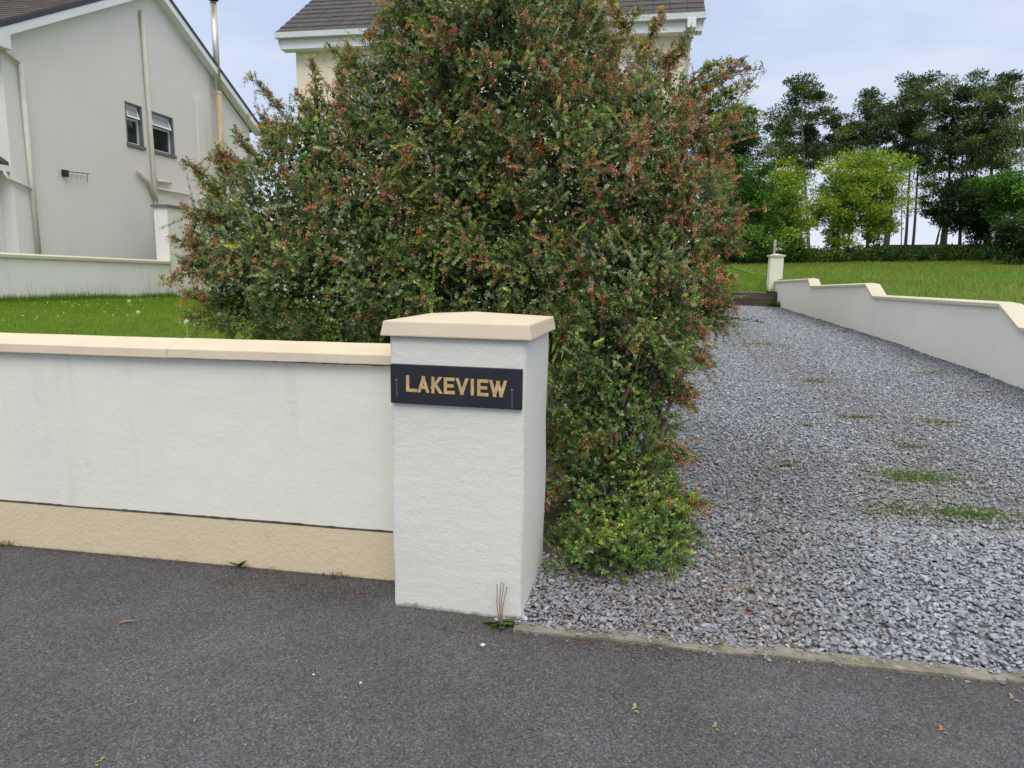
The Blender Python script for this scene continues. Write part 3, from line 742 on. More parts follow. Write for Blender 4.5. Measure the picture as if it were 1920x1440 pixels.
m_ = MB(); m_.tube([(GU + .22, 18.85, 10.2), (GU + .22, 18.85, 10.24)], .10, 14); m_.tube([(GU + .22, 18.85, 10.33), (GU + .22, 18.85, 10.37), (GU + .22, 18.85, 10.42)], [.17, .17, .03], 14)
for k in range(3):
    a = k * 2.1; m_.tube([(GU + .22 + .08 * math.cos(a), 18.85 + .08 * math.sin(a), 10.22), (GU + .22 + .1 * math.cos(a), 18.85 + .1 * math.sin(a), 10.35)], .01, 5)
m_.obj('flue_cowl', M['black'], G)
for z in (3.2, 5.3, 7.4): 
    m_ = MB(); m_.box(GU, GU + .22, 18.85, 18.89, z, z + .04); m_.tube([(GU + .22, 18.87, z - .01), (GU + .22, 18.87, z + .05)], .112, 14); m_.obj('flue_bracket', M['steel'], G)
# hanging bracket of thin iron
br = plot_thing('wall_bracket', 'small black iron hanging bracket with scrolls fixed on the grey gable wall', 'bracket')
m_ = MB(); m_.box(GU, GU + .10, 12.26, 12.40, 3.86, 4.02); m_.obj('mount', M['black'], br, bevel=.01)
m_ = MB(); m_.tube([(GU + .08, 12.35, 3.99), (GU + .08, 13.08, 4.03)], .010, 6)
for k in range(4):
    c = 12.52 + k * .15
    m_.tube([(GU + .08, c + .05 * math.cos(a), 3.90 + .05 * math.sin(a)) for a in LS(0, 4.8, 9)], .005, 5)
m_.tube([(GU + .08, 13.02, 4.02), (GU + .08, 13.0, 3.80)], .006, 5)
m_.obj('iron_scroll', M['bark_dark'], br)
# porch at the far left
po = MB(); po.box(-18, GU - .35, 9.2, V0 - .003, .9, 3.74); po.obj('porch_wall', M['gable'], G)
po = MB(); po.prism_v([(-18, 4.9), (-14.4, 4.9), (GU - .06, 3.98), (GU - .06, 3.90), (-18, 3.90)], 9.0, V0 - .004); po.obj('porch_roof', M['tile_old'], G)
po = MB(); po.box(-18, GU - .04, 8.95, V0 - .01, 3.76, 3.895); po.obj('porch_fascia', M['pvc'], G)
pipe([(GU - .08, V0 - .16, 3.80), (GU - .02, V0 - .12, 3.62), (gp, V0 + .02, 3.55), (gp, V0 + .47, 3.42)], .04, name='porch_pipe')

# boundary wall between the lawns
bw = plot_thing('boundary_wall', 'pale rendered wall with rounded coping at the back of the left lawn stepping up at a pier', 'wall')
BU = -11.33
m_ = MB(); m_.hexa([(BU - .22, -.3, .2), (BU, -.3, .2), (BU, 13.95, .2), (BU - .22, 13.95, .2), (BU - .22, -.3, 1.88), (BU, -.3, 1.88), (BU, 13.95, 1.75), (BU - .22, 13.95, 1.75)]); m_.obj('wall_panel', M['neighbour_wall'], bw)
m_ = MB(); pr = [(BU + .05, 0), (BU + .05, .06), (BU - .11, .10), (BU - .27, .06), (BU - .27, 0)]
p = [(a, -.3, 1.88 + .002 + z) for a, z in pr] + [(a, 13.95, 1.752 + z) for a, z in pr]
m_.add(p, [(0, 1, 2, 3, 4), (9, 8, 7, 6, 5)] + [(i, i + 5, (i + 1) % 5 + 5, (i + 1) % 5) for i in range(5)]); m_.obj('coping', M['cream_pale'], bw)
m_ = MB(); m_.box(BU - .40, BU + .002, 13.96, 14.88, .2, 3.27); m_.obj('pier', M['neighbour_wall'], bw)
m_ = MB(); m_.box(BU - .45, BU + .05, 13.90, 14.94, 3.272, 3.34); m_.obj('pier_cap', M['sill'], bw)
m_ = MB(); m_.box(BU - .22, BU, 14.89, 24, .2, 3.08); m_.obj('upper_wall_panel', M['neighbour_wall'], bw)
m_ = MB(); m_.box(BU - .26, BU + .04, 14.95, 24, 3.082, 3.16); m_.obj('upper_coping', M['cream_pale'], bw)

# ------------------------------------------------------------------ big shrub
BC = {'dark': (.056, .098, .028), 'mid': (.115, .188, .044), 'grey': (.240, .290, .175), 'olive': (.265, .250, .070), 'lime': (.330, .420, .070),
      'red': (.480, .175, .110), 'brown': (.370, .230, .110)}
lobes = [  # px, py, radius across, radius up, distance, radius in depth (m), red share, lime share, weight
    (948, 190, 198, 205, 5.7, 1.0, .46, .05, 1.0), (940, 430, 150, 120, 5.15, .6, .22, .14, 1.0), (1010, 520, 90, 80, 4.9, .5, .18, .14, 1.0), (925, 15, 158, 105, 5.7, .8, .75, .15, 1.0), (820, 108, 88, 105, 5.6, .6, .60, .1, .9), (742, 215, 85, 120, 5.6, .55, .5, .08, .8), (860, 300, 120, 120, 5.45, .6, .3, .08, .9), (600, 270, 60, 70, 5.5, .4, .5, .1, .6), (1075, 120, 55, 75, 5.6, .5, .6, .15, .45),
    (1125, 345, 195, 190, 5.4, .95, .42, .05, 1.0), (700, 425, 265, 155, 5.7, .9, .30, .06, 1.0), (490, 445, 95, 115, 5.5, .55, .55, .04, .8),
    (565, 335, 85, 75, 5.5, .45, .55, .05, .7), (640, 530, 240, 105, 5.3, .7, .15, .10, 1.0), (1185, 550, 155, 150, 4.9, .7, .18, .07, 1.0),
    (1150, 740, 125, 190, 4.45, .5, .16, .12, 1.0), (1145, 960, 128, 145, 4.08, .36, .12, .26, 1.0), (1215, 225, 62, 95, 5.3, .5, .7, .25, .45),
    (880, 520, 150, 85, 5.0, .5, .20, .16, 1.0), (1290, 400, 62, 125, 5.0, .4, .65, .12, .7), (460, 560, 80, 60, 5.2, .4, .2, .12, .8), (690, 285, 65, 70, 5.7, .4, .5, .1, .40), (1285, 560, 50, 70, 4.8, .35, .5, .1, .5),
    (1150, 1030, 105, 65, 3.78, .24, .08, .45, 1.0), (1130, 1060, 95, 46, 3.47, .18, .06, .5, 1.5), (1205, 1042, 66, 42, 3.6, .17, .08, .45, 1.1), (1215, 1010, 70, 70, 3.85, .2, .12, .35, .9), (1330, 210, 60, 45, 5.3, .3, .3, .25, .35)]
Lc = []; 
for (px, py, rw_, rh_, D, rd, red, lime, wt) in lobes:
    c = pix(px, py, D); Lc.append((c, np.array([rw_ * D / F, rd, rh_ * D / F]), red, lime, wt))
def lobe_dist(P, skip=None):
    best = np.full(len(P), 9.9)
    for k, (c, r, *_) in enumerate(Lc):
        d = np.linalg.norm((P - c) / r, axis=1)
        if k != skip: best = np.minimum(best, d)
    return best
SP = []; SDir = []; SL = []; SR = []; SLm = []; STip = []
cpos = np.array([0, 0, 1.6])
for k, (c, r, red, lime, wt) in enumerate(Lc):
    area = 4 * math.pi * ((r[0] * r[1]) ** 1.6 / 3 + (r[0] * r[2]) ** 1.6 / 3 + (r[1] * r[2]) ** 1.6 / 3) ** (1 / 1.6)
    K = int(area * 68 * wt)
    d = rand_unit(K); rad = 1 - .50 * rng.random(K) ** 1.9
    P = c + d * r * rad[:, None]
    P += (d * .11) * vnoise(P[:, 0] + P[:, 1], P[:, 2], 3.4, 91)[:, None]
    nrm = unit(d / r)
    keep = (lobe_dist(P, k) > .72)
    face = (nrm * unit(cpos - P)).sum(1)
    keep &= (face > -.25) | (rng.random(K) < .30)
    keep &= P[:, 2] > .045
    g = vnoise(P[:, 0], P[:, 2], 4.2, 77)
    keep &= (g > -.45) | (rng.random(K) < .30)
    P, nrm, rad, g = P[keep], nrm[keep], rad[keep], g[keep]
    per_ = 13
    cr_ = np.repeat(rng.uniform(.05, .135, len(P)), per_)[:, None]
    cred = np.repeat(rng.random(len(P)), per_); clime = np.repeat(rng.random(len(P)), per_)
    P = np.repeat(P, per_, 0); nrm = np.repeat(nrm, per_, 0); rad = np.repeat(rad, per_); g = np.repeat(g, per_)
    j_ = rand_unit(len(P)); j_ = unit(j_ + nrm * .7)
    P = P + j_ * cr_ * rng.random((len(P), 1)) ** .5
    nrm = unit(j_ * .8 + nrm * .6)
    m_ = len(P)
    dr = unit(nrm + .75 * rng.normal(size=(m_, 3)) * .6 + np.array([0, 0, .25]) * (rng.random((m_, 1)) - .35))
    outer = (rad > .9)
    L_ = rng.uniform(.035, .10, m_) * np.where(outer, 1.15, .9)
    spike = outer & (rng.random(m_) < .06) & (P[:, 2] > .6)
    L_[spike] *= rng.uniform(2.0, 3.6, spike.sum())
    isred = (cred * .6 + rng.random(m_) * .4) < .065 + .62 * (red * np.where(outer, 1.25, .45) * (1 + .9 * np.clip(g, -.5, .9)))
    islime = (~isred) & ((clime * .7 + rng.random(m_) * .3) < .02 + .75 * (lime * .8 + .01) * np.where(outer, 1.3, .5))
    SP.append(P); SDir.append(dr); SL.append(L_); SR.append(isred); SLm.append(islime); STip.append(outer)
# long wands sticking out of the outline: (base px,py) (tip px,py) distance
wands = [((520, 300), (490, 215), 5.5, 10), ((480, 330), (395, 292), 5.4, 12), ((420, 420), (352, 395), 5.3, 8), ((400, 470), (330, 452), 5.3, 8), ((400, 500), (335, 490), 5.2, 6), ((640, 200), (640, 120), 5.6, 8),
         ((600, 250), (560, 180), 5.5, 6), ((680, 170), (655, 85), 5.6, 6), ((730, 110), (715, 30), 5.6, 6), ((1200, 120), (1240, 25), 5.4, 6), ((1230, 130), (1280, 95), 5.4, 6), ((1290, 230), (1405, 160), 5.2, 20),
         ((1290, 190), (1390, 118), 5.2, 10), ((1300, 260), (1375, 215), 5.2, 6), ((1310, 420), (1390, 400), 4.9, 10), ((1300, 460), (1372, 440), 4.9, 6), ((1290, 600), (1362, 575), 4.7, 8), ((1270, 640), (1320, 625), 4.6, 6),
         ((1250, 740), (1300, 735), 4.4, 8), ((1250, 930), (1318, 945), 4.0, 6), ((1240, 980), (1315, 1040), 3.9, 8), ((440, 560), (370, 590), 5.1, 6), ((1250, 330), (1345, 300), 5.1, 8), ((1170, 60), (1150, 5), 5.5, 2), ((560, 270), (475, 150), 5.5, 26), ((600, 230), (585, 110), 5.5, 0), ((700, 160), (618, 92), 5.6, 10), ((1250, 260), (1425, 130), 5.2, 60), ((1260, 210), (1362, 120), 5.3, 40),
         ((1120, 160), (1200, 15), 5.5, 20), ((1160, 120), (1108, 20), 5.5, 10), ((1240, 170), (1295, 60), 5.4, 20), ((430, 400), (345, 305), 5.3, 24), ((430, 330), (410, 280), 5.4, 0),
         ((430, 530), (308, 528), 5.2, 30), ((420, 560), (345, 548), 5.1, 0), ((1280, 470), (1385, 470), 4.8, 20), ((1270, 500), (1375, 520), 4.8, 20), ((1260, 560), (1352, 600), 4.7, 20),
         ((1230, 640), (1335, 690), 4.5, 20), ((1220, 700), (1300, 770), 4.4, 10), ((1210, 900), (1312, 1000), 4.0, 20), ((1210, 840), (1300, 860), 4.1, 10), ((700, 260), (600, 200), 5.6, 20),
         ((640, 320), (520, 235), 5.5, 20), ((500, 330), (440, 250), 5.4, 10), ((1300, 330), (1345, 260), 5.1, 10), ((760, 120), (690, 60), 5.6, 10), ((830, 60), (760, 30), 5.6, 0),
         ((1240, 230), (1180, 60), 5.4, 14), ((1240, 600), (1330, 560), 4.7, 10), ((1180, 1010), (1260, 1075), 3.95, 10), ((1080, 1030), (1050, 1085), 3.85, 6), ((1060, 900), (1018, 930), 3.95, 8)]
wand_curves = []
for (a, b, D, arch) in wands:
    A = pix(*a, D + .1); B = pix(*b, D - .05)
    t = LS(0, 1, 14)[:, None]
    C_ = A + (B - A) * t; C_[:, 2] += (arch * D / F) * (t[:, 0] * (1 - t[:, 0])) * 2.2
    C_ += rng.normal(size=C_.shape) * .006
    wand_curves.append(C_)
    for q in range(1, 14):
        nn = 7 if q < 11 else 5
        SP.append(np.repeat(C_[q:q + 1], nn, 0) + rng.normal(size=(nn, 3)) * .015); SDir.append(unit(unit(B - A) * .6 + rng.normal(size=(nn, 3)) * .7))
        SL.append(rng.uniform(.03, .10, nn) * (1.25 - .6 * q / 13)); SR.append(rng.random(nn) < .50); SLm.append(rng.random(nn) < .25); STip.append(np.ones(nn, bool))
SP, SDir, SL, SR, SLm, STip = [np.concatenate(x) for x in (SP, SDir, SL, SR, SLm, STip)]
ns_ = len(SP)
NODE = .0145
VP = []; VC = []
twig_pts = []
droop = rng.uniform(0, .25, ns_)
# choose a base tint for each shoot
typ = rng.choice(4, ns_, p=[.25, .36, .23, .16])
basec = np.array([BC['dark'], BC['mid'], BC['grey'], BC['olive']])[typ]
basec[SLm] = BC['lime']
zfac = np.clip((SP[:, 2] - .2) / 1.4, 0, 1)
low = (1 - zfac)[:, None] * (~SR)[:, None]
basec = basec * (1 - .45 * low) + np.array([.095, .200, .035]) * .45 * low
tipc = np.where(SR[:, None], np.array(BC['red']), basec * 1.35 + np.array([.02, .02, .0]))
br_ = rng.random(ns_) < .45
tipc[SR & br_] = BC['brown']
maxn = int(SL.max() / NODE) + 1
ref = rand_unit(ns_)
for q in range(maxn):
    s = (q + .5) * NODE
    act = s < SL
    if not act.any(): break
    P0 = SP[act]; D0 = SDir[act]; Lh = SL[act]; t = s / Lh
    P = P0 + D0 * s; P[:, 2] -= droop[act] * s * s * 2.0
    S1 = unit(np.cross(D0, ref[act])); S2 = np.cross(D0, S1)
    nl = 4
    for w in range(nl):
        a = q * 2.4 + w * 2 * math.pi / nl + rng.uniform(-.5, .5, len(P))
        R_ = S1 * np.cos(a)[:, None] + S2 * np.sin(a)[:, None]
        ld = unit(R_ * .9 + D0 * rng.uniform(.15, 1.0, (len(P), 1)) + np.array([0, 0, .15]))
        ln = rng.uniform(.015, .027, len(P)) * (1 - .25 * t)
        nn = unit(D0 * 1.0 - R_ * .2 + rng.normal(size=P.shape) * .45 + np.array([0, 0, .5]))
        VP.append(leaves(P, ld, nn, ln, ln * rng.uniform(.40, .55, len(P)), .16, .5))
        mixf = np.clip((t - .45) / .4, 0, 1)[:, None]
        c = basec[act] * (1 - mixf) + tipc[act] * mixf
        c = c * np.exp(rng.normal(size=(len(P), 1)) * .28) * np.exp(rng.normal(size=(len(P), 3)) * .06)
        VC.append(np.repeat(c, 4, 0))
# flower and berry racemes hanging near the shoot ends
sel = np.where((SR & STip & (rng.random(ns_) < .40)) | (STip & (rng.random(ns_) < .045)))[0]
nb = 34
T = SP[sel] + SDir[sel] * (SL[sel] * rng.uniform(.7, 1.0, len(sel)))[:, None]
hang = unit(SDir[sel] * .4 + np.array([0, 0, -.9]) + rng.normal(size=(len(sel), 3)) * .3)
pal = np.array([(.56, .20, .15), (.50, .15, .12), (.58, .27, .18), (.42, .17, .10), (.38, .11, .10), (.66, .25, .17)])
rc = pal[rng.integers(0, len(pal), len(sel))]
isor = rng.random(len(sel)) < .05
rc[isor] = (.85, .30, .02)
Ps = np.repeat(T, nb, 0); hs = np.repeat(hang, nb, 0)
tt = np.tile(LS(0, 1, nb), len(sel))[:, None]
Ps = Ps + hs * tt * .055 + rng.normal(size=Ps.shape) * .0085
ln = rng.uniform(.006, .012, len(Ps))
VP.append(leaves(Ps, rand_unit(len(Ps)), rand_unit(len(Ps)), ln, ln * .7, .3, .5))
VC.append(np.repeat(np.repeat(rc, nb, 0) * np.exp(rng.normal(size=(len(Ps), 1)) * .25), 4, 0))
# large filler leaves inside the shrub, coloured dark to imitate its inner shade
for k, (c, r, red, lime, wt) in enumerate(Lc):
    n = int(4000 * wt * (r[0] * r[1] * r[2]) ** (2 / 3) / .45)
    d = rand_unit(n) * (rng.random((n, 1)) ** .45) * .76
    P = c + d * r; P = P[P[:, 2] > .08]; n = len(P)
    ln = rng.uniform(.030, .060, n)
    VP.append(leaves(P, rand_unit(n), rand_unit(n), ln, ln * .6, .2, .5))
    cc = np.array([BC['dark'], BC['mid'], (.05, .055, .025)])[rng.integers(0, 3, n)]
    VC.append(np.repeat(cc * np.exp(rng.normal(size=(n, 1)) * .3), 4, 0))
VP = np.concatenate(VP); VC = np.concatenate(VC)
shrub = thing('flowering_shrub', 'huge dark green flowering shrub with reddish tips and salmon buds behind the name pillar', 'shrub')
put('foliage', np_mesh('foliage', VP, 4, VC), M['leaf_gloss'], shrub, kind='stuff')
print('shrub leaves', len(VP) // 4, 'shoots', ns_)
# stems
stm = MB()
bases = [W(1.15, .55, .12), W(.6, 1.6, .25), W(.2, 1.9, .3), W(-.4, 1.9, .4), W(1.25, .9, .15), W(.9, 1.2, .2), W(1.0, .8, .1)]
for k, (c, r, *_) in enumerate(Lc):
    for q in range(7):
        b0 = Vector(min(bases, key=lambda p: (p[0] - c[0]) ** 2 + (p[1] - c[1]) ** 2 + .0 + random.random() * .6))
        d = rand_unit(1)[0] * r * random.uniform(.5, .95)
        e1 = Vector(c + d); mid_ = b0.lerp(Vector(c), .6) + Vector(rng.normal(size=3) * .12)
        pts = []
        for t in LS(0, 1, 12):
            p = b0 * (1 - t) ** 2 + mid_ * 2 * t * (1 - t) + e1 * t * t + Vector(rng.normal(size=3) * .012)
            pts.append(p)
        stm.tube(pts, [max(.004, .016 * (1 - t) ** .8 + .003) for t in LS(0, 1, 12)], 6, cap=False)
for C_ in wand_curves: stm.tube([tuple(p) for p in C_], list(LS(.005, .0018, 14)), 5, cap=False)
stm.obj('stems', M['twig'], shrub, smooth=True)
# fine bare twigs of the shoots in the outer shell
tw_i = np.where(STip)[0]; tw_i = tw_i[rng.random(len(tw_i)) < .5]
A = SP[tw_i] - SDir[tw_i] * .05; B = SP[tw_i] + SDir[tw_i] * (SL[tw_i] * .95)[:, None]
B[:, 2] -= droop[tw_i] * SL[tw_i] ** 2 * 2
sd = unit(np.cross(B - A, rand_unit(len(A)))); sd2 = unit(np.cross(B - A, sd)); ww = .0016
tv = []
tri = [sd * ww, (-sd * .5 + sd2 * .87) * ww, (-sd * .5 - sd2 * .87) * ww]
V6 = np.stack([A + tri[0], A + tri[1], A + tri[2], B + tri[0] * .4, B + tri[1] * .4, B + tri[2] * .4], 1).reshape(-1, 3)
ix = np.arange(len(A))[:, None] * 6
fq = np.concatenate([ix + np.array([[0, 1, 4, 3]]), ix + np.array([[1, 2, 5, 4]]), ix + np.array([[2, 0, 3, 5]])])
put('twigs', np_mesh('twigs', V6, 4, faces=fq), M['twig'], shrub, kind='stuff')

# ------------------------------------------------------------------ trees
def tree_foliage(cl, per, size, cols, flat=.5, needle=False, seed=0):
    """cl: clump centres and radii (K,4); per: faces per clump"""
    K = len(cl); P = np.repeat(cl[:, :3], per, 0); r = np.repeat(cl[:, 3], per)
    d = rand_unit(len(P)) * (rng.random(len(P)) ** .45)[:, None]
    d[:, 2] *= flat
    P = P + d * r[:, None]
    n_ = len(P)
    ld = unit(d + rng.normal(size=(n_, 3)) * .5 + np.array([0, 0, .25])); nn = unit(rng.normal(size=(n_, 3)) + np.array([0, 0, .8]))
    ln = rng.uniform(.7, 1.4, n_) * size
    Q = leaves(P, ld, nn, ln, ln * (.35 if needle else .6), .1, .5)
    c = cols[rng.integers(0, len(cols), K)]
    c = np.repeat(c, per, 0) * np.exp(rng.normal(size=(n_, 1)) * .25)
    return Q, np.repeat(c, 4, 0)
def bend(base, top, r0, r1, wob, n=9):
    b = Vector(base); t = Vector(top); pts = []
    for k in range(n):
        s = k / (n - 1); p = b.lerp(t, s) + Vector((math.sin(s * 5 + wob * 7) * wob, math.cos(s * 4 + wob * 3) * wob, 0)) * s
        pts.append(p)
    return pts, [r0 + (r1 - r0) * (k / (n - 1)) ** .8 for k in range(n)]
def gz(x, y):
    dx, dy = x - OX, y - OY
    u = dx * CU + dy * SU; v = -dx * SU + dy * CU
    return float(field_z(np.array([u]), np.array([v]))[0])
PINE = np.array([(.050, .085, .032), (.070, .112, .036), (.100, .145, .042), (.135, .175, .050), (.038, .066, .030)])
def pine(label, trunks, pads, D, bark='bark_dark', cols=PINE, per=210, size=.19, name='pine_tree', cat='tree', group='tall pines at the back of the field', dens=46, grow=(1.2, 1.25)):
    """trunks: list of ((base px),(top px), base radius m); pads: (px,py,rx px, ry px, depth jitter) foliage pads"""
    o = thing(name, label, cat, group)
    for (b, t, r0) in trunks:
        B = pix(b[0], b[1], D); B[2] = gz(B[0], B[1]) - .3
        Tp = pix(t[0], t[1], D + rng.uniform(-.5, .5))
        pts, rs = bend(B, Tp, r0, r0 * .28, .12 + .1 * random.random())
        m_ = MB(); m_.tube(pts, rs, 8)
        for (px, py, rx, ry) in pads[::2]:
            if py > max(b[1], 0) - 20: continue
            c = Vector(pix(px, py, D + rng.uniform(-1.2, 1.2)))
            k = min(range(len(pts)), key=lambda i: abs(pts[i].z - (c.z - .6)))
            if (pts[k] - c).length > 5: continue
            m_.tube([pts[k], pts[k].lerp(c, .5) + Vector((0, 0, .1)), c], [rs[k] * .35, rs[k] * .25, .02], 5, cap=False)
        m_.obj('trunk', M[bark], o, smooth=True)
    cl = []
    for (px, py, rx, ry) in pads:
        n_ = max(4, int(rx * ry / dens)); rx *= grow[0]; ry *= grow[1]
        for q in range(n_):
            a = rng.uniform(0, 6.28); rr = rng.random() ** .5
            c = pix(px + math.cos(a) * rx * rr, py + math.sin(a) * ry * rr, D)
            c[1] += rng.normal() * rx * D / F * .7
            cl.append((*c, rng.uniform(.28, .85)))
    Q, C_ = tree_foliage(np.array(cl), per, size, cols, flat=.55, needle=True)
    put('crown', np_mesh('crown', Q, 4, C_), M['needle'], o, kind='stuff')
    return o
pine('dark bushy pine showing just right of the big shrub, shortest of the pines', [((1400, 478), (1375, 190), .16)], [(1385, 215, 26, 22), (1400, 255, 36, 18), (1360, 245, 25, 25), (1405, 285, 34, 15), (1370, 290, 30, 20), (1350, 320, 25, 15)], 46)
pine('tall pine with open crown and pale trunk, leftmost of the tall pines', [((1518, 480), (1503, 160), .15)],
     [(1500, 158, 20, 14), (1505, 185, 30, 14), (1485, 205, 28, 14), (1535, 190, 18, 12), (1500, 230, 42, 16), (1540, 225, 22, 12), (1475, 255, 22, 14), (1510, 265, 45, 18), (1495, 295, 38, 16), (1535, 295, 20, 14), (1480, 300, 28, 10), (1512, 322, 26, 12), (1470, 280, 22, 12), (1545, 260, 18, 14), (1500, 345, 20, 10)], 50, 'bark_pale')
pine('narrow pine with pointed tip, second of the tall pines from the left', [((1572, 478), (1572, 220), .13)],
     [(1572, 232, 18, 12), (1575, 262, 26, 13), (1560, 285, 24, 10)], 52)
pine('thin topped pine leaning over the yellow green tree, between broader pines', [((1628, 476), (1628, 170), .14)],
     [(1628, 178, 9, 14), (1632, 198, 18, 12), (1615, 212, 20, 11), (1640, 220, 18, 10), (1628, 240, 30, 13), (1605, 258, 22, 11), (1590, 275, 20, 12), (1650, 250, 18, 14), (1640, 268, 24, 13), (1622, 290, 30, 11), (1595, 235, 18, 10)], 51)
pine('broad pine with thick leaning pale brown trunk in the middle of the row', [((1660, 474), (1690, 170), .24)],
     [(1700, 160, 24, 11), (1690, 180, 32, 13), (1718, 185, 26, 12), (1700, 208, 40, 14), (1680, 232, 36, 14), (1720, 232, 30, 14), (1700, 258, 42, 14), (1672, 275, 25, 12), (1722, 282, 30, 14), (1700, 300, 30, 10)], 48, 'bark_mid')
pine('pine with two slim dark stems standing close together right of the leaning trunk', [((1698, 462), (1712, 260), .13), ((1712, 462), (1728, 250), .12)],
     [(1728, 300, 26, 14), (1690, 300, 26, 12), (1700, 225, 20, 14), (1735, 325, 22, 12), (1715, 262, 22, 12), (1745, 345, 14, 8)], 49)
pine('dense dark pine with flat top left of the rightmost pine', [((1772, 470), (1790, 170), .15), ((1800, 470), (1808, 240), .13)],
     [(1800, 158, 24, 10), (1785, 172, 20, 10), (1825, 178, 26, 13), (1790, 200, 36, 13), (1762, 200, 18, 10), (1820, 208, 34, 14), (1775, 230, 36, 13), (1815, 240, 42, 15), (1785, 262, 36, 13), (1830, 272, 38, 15), (1770, 285, 22, 12), (1790, 300, 30, 12), (1815, 318, 28, 10), (1760, 255, 22, 12)], 50)
pine('tallest dark pine near the right edge with heavy crown', [((1755, 474), (1830, 250), .15), ((1850, 470), (1870, 160), .17)],
     [(1885, 152, 12, 12), (1868, 165, 22, 12), (1893, 180, 16, 14), (1860, 190, 30, 14), (1890, 210, 26, 16), (1868, 225, 40, 16), (1880, 255, 36, 18), (1850, 275, 42, 16), (1885, 292, 34, 16), (1850, 305, 30, 12), (1900, 270, 20, 20)], 47)
LIME = np.array([(.200, .285, .028), (.165, .250, .025), (.240, .320, .040), (.120, .200, .022)])
GRN = np.array([(.085, .175, .024), (.060, .135, .022), (.115, .220, .030), (.048, .105, .018)])
DKG = np.array([(.018, .045, .014), (.026, .060, .016), (.038, .080, .018), (.012, .030, .012)])
def broad(label, trunks, pads, D, cols, bark='bark_dark', per=170, size=.18, name='broadleaf_tree', group='young broadleaf trees at the field edge', dens=30):
    return pine(label, trunks, pads, D, bark, cols, per, size, name, 'tree', group, dens, (1.15, 1.45))
broad('mid green rounded tree just right of the big shrub', [((1400, 486), (1392, 330), .12), ((1420, 486), (1430, 360), .10)],
      [(1395, 330, 28, 22), (1375, 365, 34, 26), (1415, 360, 30, 24), (1390, 400, 42, 26), (1385, 440, 44, 26), (1430, 420, 24, 24), (1400, 465, 40, 12)], 40, GRN)
broad('bright yellow green young tree second from the big shrub', [((1490, 486), (1480, 340), .10), ((1500, 486), (1505, 350), .08)],
      [(1478, 330, 16, 18), (1465, 355, 30, 20), (1450, 385, 32, 22), (1478, 392, 26, 26), (1460, 425, 36, 22), (1490, 435, 18, 22), (1450, 455, 26, 14), (1345, 345, 22, 20)], 42, LIME * 1.1)
broad('spreading yellow green tree with several stems below the pines', [((1560, 486), (1570, 330), .15), ((1585, 486), (1605, 340), .12), ((1618, 486), (1640, 380), .07), ((1634, 486), (1650, 360), .06)],
      [(1610, 305, 34, 14), (1570, 330, 32, 14), (1625, 330, 44, 16), (1655, 322, 24, 14), (1600, 358, 52, 16), (1560, 378, 40, 13), (1640, 368, 40, 18), (1600, 398, 50, 14), (1545, 390, 24, 10), (1650, 405, 28, 18), (1585, 425, 42, 16), (1630, 432, 30, 14), (1570, 452, 26, 12)], 44, LIME * 1.2)
broad('wispy pale green thinly leaved tree by the twin stems', [((1690, 470), (1695, 320), .05)],
      [(1690, 330, 26, 16), (1705, 355, 24, 18), (1680, 360, 18, 24), (1700, 385, 20, 16), (1712, 330, 14, 14)], 45, LIME * .9 + .02, 'bark_pale', per=60, size=.12, dens=60)
broad('low dark spreading holly like tree at the right under the pines', [((1760, 476), (1775, 400), .13), ((1745, 478), (1770, 410), .11), ((1800, 476), (1805, 390), .08), ((1830, 478), (1835, 390), .09)],
      [(1800, 350, 32, 14), (1780, 375, 38, 15), (1830, 362, 36, 18), (1815, 395, 50, 16), (1770, 405, 32, 11), (1860, 390, 36, 22), (1855, 425, 40, 20), (1880, 455, 34, 18), (1820, 420, 36, 10)], 43, DKG)
broad('bright green topped broadleaf tree cut by the right edge', [((1905, 490), (1905, 370), .10)],
      [(1875, 345, 34, 12), (1912, 342, 24, 14), (1895, 365, 36, 14), (1925, 370, 24, 20), (1900, 395, 26, 10), (1930, 400, 24, 12)], 39, GRN * 1.15)
broad('dark green bush at the right edge below the bright topped tree', [((1915, 492), (1915, 430), .08)],
      [(1900, 420, 20, 14), (1920, 440, 26, 20), (1900, 465, 26, 14), (1925, 475, 24, 12)], 37, DKG * 1.3)
broad('pale whitish green birch like tree at the right edge among the pines', [((1925, 470), (1915, 190), .08)],
      [(1905, 195, 12, 24), (1915, 230, 14, 22), (1912, 270, 14, 22), (1920, 310, 16, 20), (1900, 310, 10, 14)], 44, np.array([(.20, .25, .12), (.24, .28, .15), (.16, .22, .09)]), 'bark_pale', per=90, size=.11, dens=60)
# undergrowth bank, trimmed hedge behind the trees
hd = MB(); a = pix(1665, 459, 60); b = pix(1990, 457, 60)
hd.hexa([(a[0], a[1], 2.6), (b[0], b[1], 2.6), (b[0], b[1] + 1.2, 2.6), (a[0], a[1] + 1.2, 2.6), (a[0], a[1], a[2]), (b[0], b[1], b[2]), (b[0], b[1] + 1.2, b[2]), (a[0], a[1] + 1.2, a[2])])
hd.obj('boundary_bank', mat('bank', (.03, .036, .03), .95, noise=[(3, (.05, .055, .04), .5, .7, 5)], bump=[(8, .1, 4)]), plot=False, label='long dark flat topped stone field wall seen between the trunks', category='wall')
cl = []
for px in np.arange(1330, 1960, 5):
    for q in range(4):
        D = rng.uniform(41, 47)
        y_ = np.interp(px, [1330, 1450, 1520, 1600, 1700, 1780, 1920, 1960], [484, 484, 480, 478, 476, 478, 480, 480]) + 4 * math.sin(px * .045) + 3 * math.sin(px * .11) + rng.uniform(-6, 10)
        c = pix(px + rng.uniform(-4, 4), y_, D); g_ = gz(c[0], c[1]); c[2] = min(max(c[2], g_ + .1), g_ + rng.uniform(.1, .75)); cl.append((*c, rng.uniform(.3, .7)))
